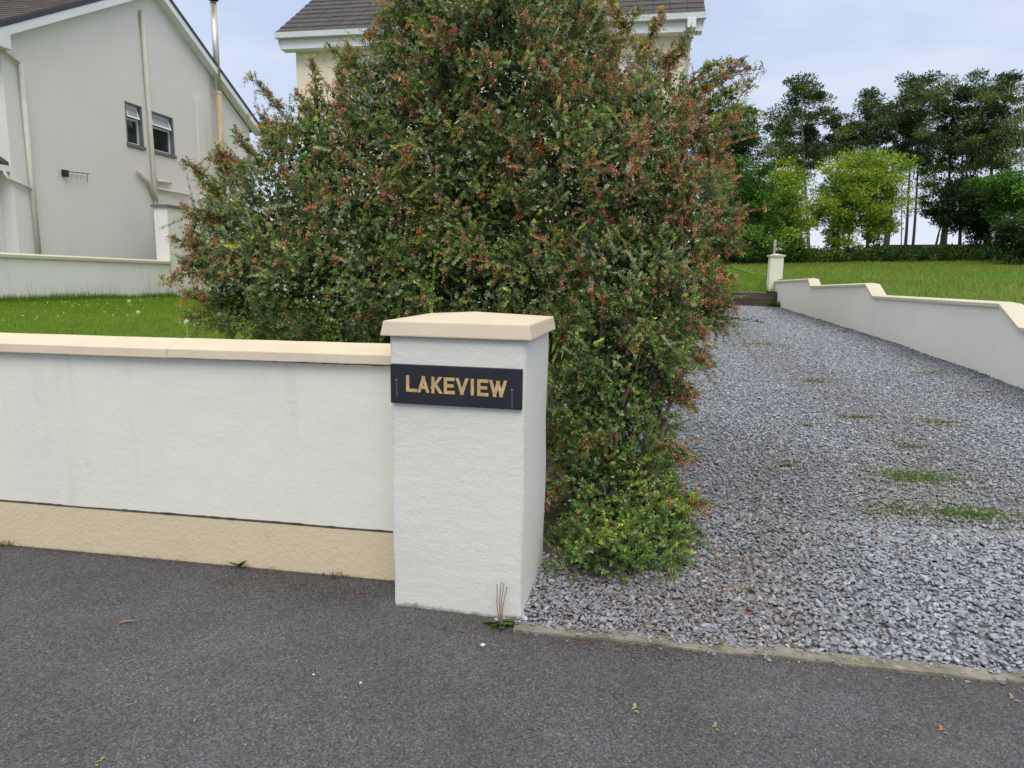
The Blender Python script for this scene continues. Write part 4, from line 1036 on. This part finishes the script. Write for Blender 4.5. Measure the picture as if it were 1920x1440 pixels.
Q, C_ = tree_foliage(np.array(cl), 110, .15, np.concatenate([GRN * .9, DKG * 1.3, LIME[:1] * .5]), flat=.8)
put('undergrowth', np_mesh('undergrowth', Q, 4, C_), M['leaf'], None, kind='stuff', label='rough dark green undergrowth along the foot of the trees', category='undergrowth')

# ------------------------------------------------------------------ grass
def blades(U_, V_, Z_, h, w, cols, lean=.5):
    P = Wn(np.stack([U_, V_, Z_], 1)); n_ = len(P)
    a = rng.uniform(0, 6.28, n_); s = np.stack([np.cos(a), np.sin(a), 0 * a], 1) * (w / 2)[:, None]
    ld = rng.normal(size=(n_, 3)) * lean; ld[:, 2] = 1; ld = unit(ld)
    T_ = P + ld * h[:, None]
    Q = np.stack([P - s, P + s, T_], 1).reshape(-1, 3)
    c = cols[rng.integers(0, len(cols), n_)] * np.exp(rng.normal(size=(n_, 1)) * .2)
    return Q, np.repeat(c, 3, 0)
LG = np.array([(.135, .245, .012), (.110, .210, .010), (.165, .265, .016), (.175, .225, .035)])
n = 110000
u = rng.uniform(-11.3, 1.0, n); v = .3 + 15.5 * rng.random(n) ** .8
k = ~((u > HU0 - 1) & (v > 11.2)); u, v = u[k], v[k]
tone = vnoise(u, v, 1.3, 21)
Q, C_ = blades(u, v, lawn_z(u, v) - .005, rng.uniform(.035, .075, len(u)), rng.uniform(.006, .012, len(u)), LG, .45)
C_ *= np.repeat(1 + .28 * tone, 3)[:, None]
n2 = 9000; u = BU + .02 + rng.gamma(1.2, .10, n2); v = rng.uniform(3, 14, n2)
Q2, C2 = blades(u, v, lawn_z(u, v), rng.uniform(.06, .20, n2) * (1 + .5 * vnoise(u * 0, v, 2.5, 6)), rng.uniform(.006, .012, n2), LG * .75, .35)
n3 = 260; u = BU + .05 + rng.gamma(1.2, .12, n3); v = rng.uniform(5, 14, n3)
Q3, C3 = blades(u, v, lawn_z(u, v), rng.uniform(.25, .50, n3), rng.uniform(.004, .007, n3), np.array([(.14, .12, .08), (.10, .09, .06)]), .25)
put('lawn_grass', np_mesh('lawn_grass', np.concatenate([Q, Q2, Q3]), 3, np.concatenate([C_, C2, C3])), M['grass'], None, kind='stuff', label='short bright green grass of the lawn behind the front wall', category='grass')
FG = np.array([(.140, .235, .030), (.115, .205, .026), (.185, .240, .050), (.220, .235, .080), (.150, .265, .034)])
n = 120000
u = 6.35 + 34 * rng.random(n) ** 1.1; v = 1 + 44 * rng.random(n) ** .85
k = u < 9 + v * 1.0; u, v = u[k], v[k]
sz = .7 + v / 22
Q, C_ = blades(u, v, field_z(u, v) - .02, rng.uniform(.10, .24, len(u)) * (.8 + .25 * vnoise(u, v, .8, 17)), rng.uniform(.012, .02, len(u)) * sz, FG, .4)
C_ *= np.repeat(np.stack([1 + .45 * vnoise(u, v, .5, 23), 1 + .12 * vnoise(u, v, .6, 29), 1 + 0 * u], 1), 3, 0)
put('field_grass', np_mesh('field_grass', Q, 3, C_), M['grass'], None, kind='stuff', label='long rough meadow grass of the field beyond the driveway wall', category='grass')
n = 26000
u = rng.uniform(-3, 6.0, n); v = 21.6 + 13 * rng.random(n) ** 1.2
Q, C_ = blades(u, v, bed_z(u, v) - .02, rng.uniform(.08, .26, n), rng.uniform(.014, .024, n), LG * 1.0, .4)
put('garden_grass', np_mesh('garden_grass', Q, 3, C_), M['grass'], None, kind='stuff', label='bright green rough grass above the timber sleepers', category='grass')
# dandelion clocks in the lawn
def clock(x, y, z, h, label, grp):
    o = thing('dandelion_clock', label, 'flower', grp); o.location = (x, y, z)
    m_ = MB(); m_.tube([(0, 0, 0), (.01, 0, h * .5), (.005, .01, h)], [.003, .0025, .002], 5); m_.obj('stalk', M['pipe'], o)
    d = rand_unit(160); P = np.tile(np.array([.005, .01, h]), (160, 1)) + d * .006
    Qc = leaves(P, d, rand_unit(160), np.full(160, .026), np.full(160, .010), .1, .85)
    put('seed_head', np_mesh('seed_head', Qc, 4, np.full((640, 3), .72)), M['grass'], o)
for (px, py, D, lb) in ((348, 604, 8.2, 'white dandelion clock on a stalk in the lawn beside the shrub, the largest'),
                        (241, 567, 13.0, 'small white dandelion clock near the foot of the pale boundary wall'),
                        (258, 593, 10.5, 'white dandelion clock in the middle of the lawn, leaning left of the largest')):
    p = pix(px, py, D); dx, dy = p[0] - OX, p[1] - OY; uu = dx * CU + dy * SU; vv = -dx * SU + dy * CU
    z0 = float(lawn_z(np.array([uu]), np.array([vv]))[0])
    clock(p[0], p[1], z0, max(.08, p[2] - z0), lb, 'dandelion clocks in the lawn')
n = 90; u = rng.uniform(-10.5, -3.5, n); v = rng.uniform(5, 12, n); P = Wn(np.stack([u, v, lawn_z(u, v) + .06], 1))
P = np.repeat(P, 6, 0) + rng.normal(size=(n * 6, 3)) * .006
put('daisies', np_mesh('daisies', leaves(P, rand_unit(n * 6), np.tile([0, 0, 1.], (n * 6, 1)), np.full(n * 6, .016), np.full(n * 6, .012)), 4, np.full((n * 24, 3), .75)), M['grass'], None, kind='stuff', label='tiny white daisies scattered through the lawn', category='flowers')

def gpt(px, py, z=0.0):
    d = Rm.to_3x3() @ Vector(((px - 960) / F, (720 - py) / F, -1)); p = Vector((0, 0, 1.6)) + d * ((z - 1.6) / d.z); return p
def on_drive(px, py):
    z = .1
    for _ in range(6):
        p = gpt(px, py, z); dx, dy = p.x - OX, p.y - OY; uu = dx * CU + dy * SU; vv = -dx * SU + dy * CU
        z = float(drive_z(np.array([uu]), np.array([vv]))[0])
    return p, uu, vv, z
spots = [(1715, 895, .20, 300, 'brightest grass patch in the gravel, in the middle right of the drive'), (1820, 965, .17, 240, 'low yellow green grass patch in the gravel at the right, nearest the pavement'),
         (1675, 955, .16, 160, 'yellowing brown moss patch left of the nearest grass patch'), (1605, 783, .10, 120, 'small weed clump in the gravel in the middle of the drive beside a dark stain'),
         (1760, 792, .12, 110, 'small green patch in the gravel below the driveway wall'), (1530, 715, .14, 120, 'faint grass patch in the gravel about halfway up the drive'),
         (1440, 645, .20, 110, 'faint greenish patch in the far gravel near the top of the drive'), (1700, 838, .09, 70, 'reddish brown weed clump above the brightest grass patch'), (1475, 875, .07, 60, 'tiny weed in the gravel close to the shrub'),
         (1512, 800, .07, 60, 'tiny yellow green weed in the gravel left of the dark stain'), (1408, 1112, .03, 22, 'single small green sprout in the near gravel right of the shrub'), (1745, 700, .16, 90, 'dull green patch in the gravel near the wall, halfway up')]
# ------------------------------------------------------------------ loose gravel stones
stone_col = bpy.data.collections.new('stone_shapes')
import bmesh
for k in range(6):
    bm = bmesh.new(); bmesh.ops.create_icosphere(bm, subdivisions=2, radius=1)
    g = np.random.default_rng(50 + k); dirs = unit(g.normal(size=(7, 3)))
    for vtx in bm.verts:
        p = np.array(vtx.co)
        for q, d in enumerate(dirs):
            lim = .62 + .25 * g.random() * 0 + .05 * q
            dt = p @ d
            if dt > lim: p = p - d * (dt - lim) * .85
        vtx.co = p * np.array([1.0, .78, .52])
    me = bpy.data.meshes.new('gravel_stone'); bm.to_mesh(me); bm.free(); me.shade_smooth(); me.materials.append(M['stone'])
    ob = bpy.data.objects.new('gravel_stone', me); stone_col.objects.link(ob)
def inst_group():
    ng = bpy.data.node_groups.new('scatter_stones', 'GeometryNodeTree')
    ng.interface.new_socket('Geometry', in_out='INPUT', socket_type='NodeSocketGeometry')
    ng.interface.new_socket('Geometry', in_out='OUTPUT', socket_type='NodeSocketGeometry')
    gi = ng.nodes.new('NodeGroupInput'); go = ng.nodes.new('NodeGroupOutput')
    ci = ng.nodes.new('GeometryNodeCollectionInfo'); ci.inputs['Collection'].default_value = stone_col
    ci.inputs['Separate Children'].default_value = True; ci.inputs['Reset Children'].default_value = True
    ip = ng.nodes.new('GeometryNodeInstanceOnPoints'); ip.inputs['Pick Instance'].default_value = True
    def na(nm, ty):
        x = ng.nodes.new('GeometryNodeInputNamedAttribute'); x.data_type = ty; x.inputs['Name'].default_value = nm; return x
    r = na('rot', 'FLOAT_VECTOR'); s = na('scl', 'FLOAT_VECTOR'); i_ = na('idx', 'INT')
    er = ng.nodes.new('FunctionNodeEulerToRotation')
    Lk(ng, gi.outputs[0], ip.inputs['Points']); Lk(ng, ci.outputs[0], ip.inputs['Instance'])
    Lk(ng, r.outputs['Attribute'], er.inputs[0]); Lk(ng, er.outputs[0], ip.inputs['Rotation']); Lk(ng, s.outputs['Attribute'], ip.inputs['Scale']); Lk(ng, i_.outputs['Attribute'], ip.inputs['Instance Index'])
    Lk(ng, ip.outputs[0], go.inputs[0])
    return ng
NG = inst_group()
def scatter(name, P, R_, S_, C_, label):
    me = bpy.data.meshes.new(name); n_ = len(P)
    me.vertices.add(n_); me.vertices.foreach_set('co', np.ascontiguousarray(P, np.float32).ravel())
    for nm, ty, ar, key in (('rot', 'FLOAT_VECTOR', R_, 'vector'), ('scl', 'FLOAT_VECTOR', S_, 'vector')):
        a = me.attributes.new(nm, ty, 'POINT'); a.data.foreach_set(key, np.ascontiguousarray(ar, np.float32).ravel())
    a = me.attributes.new('idx', 'INT', 'POINT'); a.data.foreach_set('value', rng.integers(0, 6, n_).astype(np.int32))
    c4 = np.ones((n_, 4), np.float32); c4[:, :3] = C_
    a = me.attributes.new('tint', 'FLOAT_COLOR', 'POINT'); a.data.foreach_set('color', c4.ravel())
    o = put(name, me, M['stone'], None, kind='stuff', label=label, category='gravel')
    md = o.modifiers.new('scatter', 'NODES'); md.node_group = NG
    return o
def gravel_pts(n, va, vb, size):
    v = rng.uniform(va, vb, n); u = rng.uniform(.62, 6.0, n)
    e0 = np.where(v < .4, .62, np.where(v < 2.6, .95, .6)); k = u > e0
    return u[k], v[k], size * np.exp(rng.normal(size=k.sum()) * .30)
parts_ = [gravel_pts(30000, -.33, 1.2, .0122), gravel_pts(30000, 1.0, 3.0, .0112), gravel_pts(52000, 3, 6.5, .0115), gravel_pts(62000, 6.5, 12, .0128), gravel_pts(44000, 12, 21.2, .0185)]
u = np.concatenate([p[0] for p in parts_]); v = np.concatenate([p[1] for p in parts_]); s = np.concatenate([p[2] for p in parts_])
# spill of stones right beside the pillar, kept shallow
u2 = rng.uniform(.66, 1.9, 3600); v2 = rng.uniform(-.36, .35, 3600); u = np.concatenate([u, u2]); v = np.concatenate([v, v2]); s = np.concatenate([s, rng.uniform(.006, .012, 3600)])
u3 = rng.uniform(.8, 6, 420); v3 = -.335 - rng.gamma(1.0, .028, 420); u = np.concatenate([u, u3]); v = np.concatenate([v, v3]); s = np.concatenate([s, rng.uniform(.004, .011, 420)])
n = len(u); z = np.where(v > -.33, drive_z(u, v), .012) + rng.uniform(-.004, .010, n)
z[-420:] = np.where(v3 > -.405, .016, .004)
s = s * .94
S_ = np.stack([s * rng.uniform(.85, 1.3, n), s * rng.uniform(.8, 1.1, n), s * rng.uniform(.65, .95, n)], 1)
R_ = np.stack([rng.normal(size=n) * .35, rng.normal(size=n) * .35, rng.uniform(0, 6.28, n)], 1)
palS = np.array([(.235, .245, .275), (.28, .29, .32), (.20, .21, .24), (.32, .33, .36), (.185, .195, .22), (.265, .265, .26), (.34, .345, .365), (.145, .155, .175)])
C_ = palS[rng.choice(8, n, p=[.24, .2, .18, .1, .1, .08, .03, .07])] * np.array([1.15, 1.16, 1.20]) * np.exp(rng.normal(size=(n, 1)) * .14)
dirty = np.clip(vnoise(u, v, .9, 41) * 1.3 + (.9 - np.abs(u - 1.3)) * .25 + .15 * (v < 2.5), 0, .75)[:, None] * (rng.random((n, 1)) < .75)
C_ = C_ * (1 - dirty * .5) + np.array([.12, .105, .075]) * dirty * .5
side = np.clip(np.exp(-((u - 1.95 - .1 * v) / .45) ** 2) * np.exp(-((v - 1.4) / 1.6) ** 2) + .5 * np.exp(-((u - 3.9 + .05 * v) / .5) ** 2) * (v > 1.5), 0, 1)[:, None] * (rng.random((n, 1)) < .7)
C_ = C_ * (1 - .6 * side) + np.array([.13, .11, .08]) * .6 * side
for (px, py, rr, n_, lb) in spots:      # moss and dust on the stones round each weed
    _, uu, vv, _z = on_drive(px, py)
    f_ = np.exp(-((u - uu) ** 2 + ((v - vv) / 1.2) ** 2) / (rr * 1.9) ** 2)[:, None] * (rng.random((n, 1)) < .8)
    C_ = C_ * (1 - .45 * f_) + np.array([.20, .19, .10]) * .45 * f_
wall_tone = sstep(u + .25 * vnoise(u, v, 1.2, 12), 4.9, 6.0)[:, None]; C_ = C_ * (1 - .45 * wall_tone)  # stones get darker towards the driveway wall
br2 = rng.random(n) < .012; C_[br2] = (.27, .19, .13)
near = (np.hypot(u - 1.1, v) < .95) & (rng.random(n) < .14); C_[near] = (.17, .105, .085)
scatter('gravel', Wn(np.stack([u, v, z], 1)), R_, S_, C_, 'loose grey limestone chippings covering the driveway')
# grit lying on the pavement
n = 900; u = rng.uniform(-4, 6, n); v = rng.uniform(-2.2, -.42, n)
P = Wn(np.stack([u, v, np.full(n, .002)], 1)); s = rng.uniform(.0018, .0042, n)
gc = np.array([(.36, .36, .35), (.3, .3, .3), (.35, .3, .22), (.2, .2, .2)])[rng.choice(4, n, p=[.2, .35, .15, .3])]
scatter('pavement_grit', P, R_[:n] * .5, np.stack([s, s, s], 1), gc, 'pale grit sprinkled over the dark asphalt pavement')
for (px, py, r, lb) in ((905, 1212, .013, 'small white pebble on the asphalt just below the pillar'), (676, 1282, .007, 'tiny white pebble on the asphalt left of the pillar'), (588, 1266, .006, 'tiny pale pebble on the asphalt below the plinth weed')):
    d = Rm.to_3x3() @ Vector(((px - 960) / F, (720 - py) / F, -1)); p = Vector((0, 0, 1.6)) + d * (-1.6 / d.z)
    me = list(stone_col.objects)[int(r * 1000) % 6].data.copy(); me.materials.clear()
    o = put('pebble', me, mat('pebble_white', (.6, .6, .58), .7), None, label=lb, category='pebble', group='white pebbles on the pavement')
    o.location = (p.x, p.y, r * .5); o.scale = (r, r, r * 1.1)
# fallen buds and leaves (reddish litter)
def litter(n, cu, cv, su_, sv_, name, label, pal_, size=(.004, .012), zf=None):
    u = cu + rng.normal(size=n) * su_; v = cv + rng.normal(size=n) * sv_
    k = ~((v > -.02) & (u < .6)); u, v = u[k], v[k]; n = len(u)
    inp = (u > .05) & (u < .74) & (v > -.30) ; u, v = u[~inp], v[~inp]; n = len(u)
    z = np.where(v > -.33, np.where(u > .62, drive_z(u, v) + .018, .004), .004)
    P = Wn(np.stack([u, v, z], 1)); d = rng.normal(size=(n, 3)); d[:, 2] *= .2
    ln = rng.uniform(*size, n); Q = leaves(P, d, np.tile([0, 0, 1.], (n, 1)) + rng.normal(size=(n, 3)) * .3, ln, ln * .5, .2)
    c = pal_[rng.integers(0, len(pal_), n)] * np.exp(rng.normal(size=(n, 1)) * .2)
    return Q, np.repeat(c, 4, 0)
RB = np.array([(.16, .07, .05), (.22, .10, .06), (.11, .06, .045), (.30, .16, .08), (.09, .05, .04)])
A_ = [litter(1500, -.35, -.16, .32, .07, '', '', RB), litter(1400, 1.1, -.42, .45, .05, '', '', RB), litter(4500, 1.25, .1, .50, .32, '', '', RB), litter(900, 1.9, 1.2, .35, .9, '', '', RB), litter(500, 2.8, -.43, 1.5, .015, '', '', RB),
      litter(420, 0, -1.2, 3.0, .7, '', '', np.concatenate([RB, [(.35, .30, .12), (.30, .24, .12), (.42, .38, .26)]]), (.004, .016)), litter(3200, -2.6, -.028, 1.8, .016, '', '', np.concatenate([RB * .8, [(.07, .06, .05)]])), litter(500, -3.0, -.10, 1.6, .06, '', '', RB)]
put('leaf_litter', np_mesh('leaf_litter', np.concatenate([a[0] for a in A_]), 4, np.concatenate([a[1] for a in A_])), M['leaf'], None, kind='stuff', label='reddish brown fallen buds and leaf bits on pavement and kerb', category='litter')
# single fallen leaves on the pavement
for (px, py, c, L_, lb) in ((1183, 1332, (.45, .38, .24), .028, 'pair of pale tan dry leaves on the asphalt below the kerb'), (178, 1432, (.32, .34, .07), .022, 'yellow green fallen leaf at the bottom left of the pavement'),
                            (1335, 1366, (.40, .36, .14), .022, 'narrow yellowish fallen leaf on the asphalt under the driveway kerb'), (1760, 1372, (.42, .26, .08), .024, 'orange brown fallen leaf near the right of the pavement'),
                            (1893, 1312, (.42, .30, .20), .026, 'tan crumpled leaf against the kerb at the right edge')):
    p = gpt(px, py); k = 3
    P = np.array([p] * k) + np.array([[0, 0, .004], [.014, .006, .005], [.006, -.008, .004]]); d = np.array([[1, .3, .15], [.2, .9, .2], [.8, -.6, .1]])
    Q = leaves(P, d, np.tile([0, .1, 1.], (k, 1)), np.full(k, L_), np.full(k, L_ * .5), .3)
    put('fallen_leaf', np_mesh('fallen_leaf', Q, 4, np.tile(c, (4 * k, 1))), M['leaf'], None, label=lb, category='leaf', group='dry leaves on the pavement')
p = gpt(240, 1168)
m_ = MB(); m_.tube([(p.x - .035, p.y - .01, .004), (p.x - .01, p.y, .008), (p.x + .02, p.y + .004, .009), (p.x + .035, p.y + .012, .005)], [.005, .006, .005, .003], 6); m_.tube([(p.x - .012, p.y, .008), (p.x - .03, p.y + .014, .006)], .002, 5); m_.tube([(p.x + .02, p.y + .004, .009), (p.x + .03, p.y - .008, .004)], .002, 5)
m_.obj('twig', mat('dry_twig', (.24, .16, .12), .8), plot=False, label='small forked brown twig lying on the asphalt at the left', category='twig')

# ------------------------------------------------------------------ weeds
def tuft(loc, n_, h, spread, cols, label, group, name='grass_tuft', w=.004, lean=.6, cat='weed'):
    u = rng.normal(size=n_) * spread; v = rng.normal(size=n_) * spread * .5
    a = rng.uniform(0, 6.28, n_); wd = rng.uniform(.6, 1.3, n_) * w
    P = np.stack([u, v, 0 * u], 1); ld = rng.normal(size=(n_, 3)) * lean; ld[:, 1] = -abs(ld[:, 1]) * .8; ld[:, 2] = 1; ld = unit(ld)
    hh = rng.uniform(.4, 1.1, n_) * h
    s = np.stack([np.cos(a), np.sin(a), 0 * a], 1) * (wd / 2)[:, None]
    Mid = P + ld * (hh * .55)[:, None]; tip = P + ld * hh[:, None] + np.array([0, 0, -1]) * (hh * .18)[:, None]
    Q = np.stack([P - s, P + s, Mid + s * .8, Mid - s * .8, Mid - s * .8, Mid + s * .8, tip + s * .1, tip - s * .1], 1).reshape(-1, 3)
    c = np.repeat(cols[rng.integers(0, len(cols), n_)] * np.exp(rng.normal(size=(n_, 1)) * .2), 8, 0)
    o = put(name, np_mesh(name, Q, 4, c), M['grass'], None, label=label, category=cat, group=group); o.location = loc
    return o
WG = np.array([(.09, .15, .03), (.13, .17, .045), (.07, .12, .025), (.22, .19, .09)])
g1 = 'weeds at the foot of the front wall'
tuft(W(-2.345, -.025, 0), 70, .055, .05, WG, 'grass tuft at the foot of the plinth at the left edge', g1)
tuft(W(-.30, -.03, 0), 40, .05, .03, np.array([(.10, .10, .05), (.15, .13, .07), (.08, .11, .03)]), 'dry thin grass tuft by the plinth close to the pillar', g1)
tuft(W(-1.55, -.02, 0), 16, .02, .03, WG, 'tiny green sprig at the plinth foot between the grass tuft and the dandelion', g1)
def rosette(loc, n_, L_, wf, cols, label, name='dandelion_plant', up=.5):
    a = rng.uniform(0, 6.28, n_); d = np.stack([np.cos(a), -abs(np.sin(a)), np.full(n_, up) * rng.uniform(.3, 1.6, n_)], 1)
    ln = rng.uniform(.6, 1.2, n_) * L_
    d = unit(d); P = np.tile([0, 0, .003], (n_, 1)); m1 = P + d * (ln * .5)[:, None]
    nn = np.tile([0, 0, 1.], (n_, 1)) + rng.normal(size=(n_, 3)) * .2
    d2 = d * 1.0; d2[:, 2] -= .35; d2 = unit(d2)
    S = unit(np.cross(d, nn)); w_ = ln * wf
    Q = np.stack([P - S * w_[:, None] * .12, P + S * w_[:, None] * .12, m1 + S * w_[:, None] * .45, m1 - S * w_[:, None] * .45,
                  m1 - S * w_[:, None] * .45, m1 + S * w_[:, None] * .45, m1 + d2 * (ln * .4)[:, None] + S * w_[:, None] * .38, m1 + d2 * (ln * .45)[:, None] - S * w_[:, None] * .3], 1).reshape(-1, 3)
    c = np.repeat(cols[rng.integers(0, len(cols), n_)] * np.exp(rng.normal(size=(n_, 1)) * .2), 8, 0)
    o = thing(name, label, 'weed', g1); o.location = loc
    put('leaves', np_mesh('leaves', Q, 4, c), M['leaf'], o)
    return o
rosette(W(-.86, -.022, 0), 7, .062, .45, np.array([(.08, .17, .03), (.06, .13, .025)]), 'small broad leaved green weed against the plinth left of the pillar', 'broadleaf_weed', up=1.3)
pp = gpt(938, 1170)
dp = rosette((pp.x, pp.y + .005, 0), 34, .080, .30, np.array([(.07, .14, .03), (.10, .17, .04), (.14, .15, .06), (.20, .14, .08)]), 'dandelion with dead brown seed stalks at the foot of the pillar')
for k, (dx, h) in enumerate(((-.012, .185), (.001, .20), (.010, .195), (.020, .175))):
    m_ = MB(); m_.tube([(dx * .3, 0, 0), (dx * .9 - .006, .004, h * .5), (dx * 1.4, .0, h)], [.0026, .0022, .0018], 5); m_.tube([(dx * 1.4, 0, h - .002), (dx * 1.4, 0, h + .006)], [.0022, .0035], 6)
    m_.obj('seed_stalk', mat('stalk', (.30, .19, .13), .8), dp)
g2 = 'green weed patches growing through the drive gravel'
for i, (px, py, r, n_, lb) in enumerate(spots):
    p, uu, vv, z = on_drive(px, py)
    cols = WG * (1.15 if i < 2 else .9)
    if i in (0, 1): cols = np.array([(.10, .19, .03), (.15, .21, .035), (.12, .16, .03)])
    if i in (2, 7): cols = np.array([(.20, .15, .07), (.15, .12, .06), (.13, .14, .04)])
    tuft((p.x, p.y, z + .004), n_ * 4, .050 if i < 2 else .034, r * (.9 if i not in (8, 9, 10) else .22), cols, lb, g2, 'weed_patch', .005, 1.0)
n = 5200; uu = 1.6 + 4.3 * rng.random(n); vv = .2 + 19 * rng.random(n) ** .9
kk = vnoise(uu, vv, .75, 61) + .5 * vnoise(uu, vv, 3.0, 62) > .55; uu, vv = uu[kk], vv[kk]
uu = np.repeat(uu, 5) + rng.normal(size=len(uu) * 5) * .02; vv = np.repeat(vv, 5) + rng.normal(size=len(vv) * 5) * .02
Q, C_ = blades(uu, vv, drive_z(uu, vv) + .004, rng.uniform(.012, .035, len(uu)), rng.uniform(.004, .008, len(uu)), np.array([(.14, .18, .04), (.20, .19, .08), (.11, .15, .04), (.22, .18, .10)]), .9)
put('gravel_weeds', np_mesh('gravel_weeds', Q, 3, C_), M['grass'], None, kind='stuff', label='sparse tiny weeds and moss scattered through the drive gravel', category='weeds')
# leafy weed at the sleeper corner
p = W(5.8, 20.9, .66)
tuft(p, 120, .30, .10, np.array([(.05, .11, .025), (.08, .15, .03)]), 'leafy green weed at the corner of the sleepers and driveway wall', 'weeds', 'leafy_weed', .03, .4)
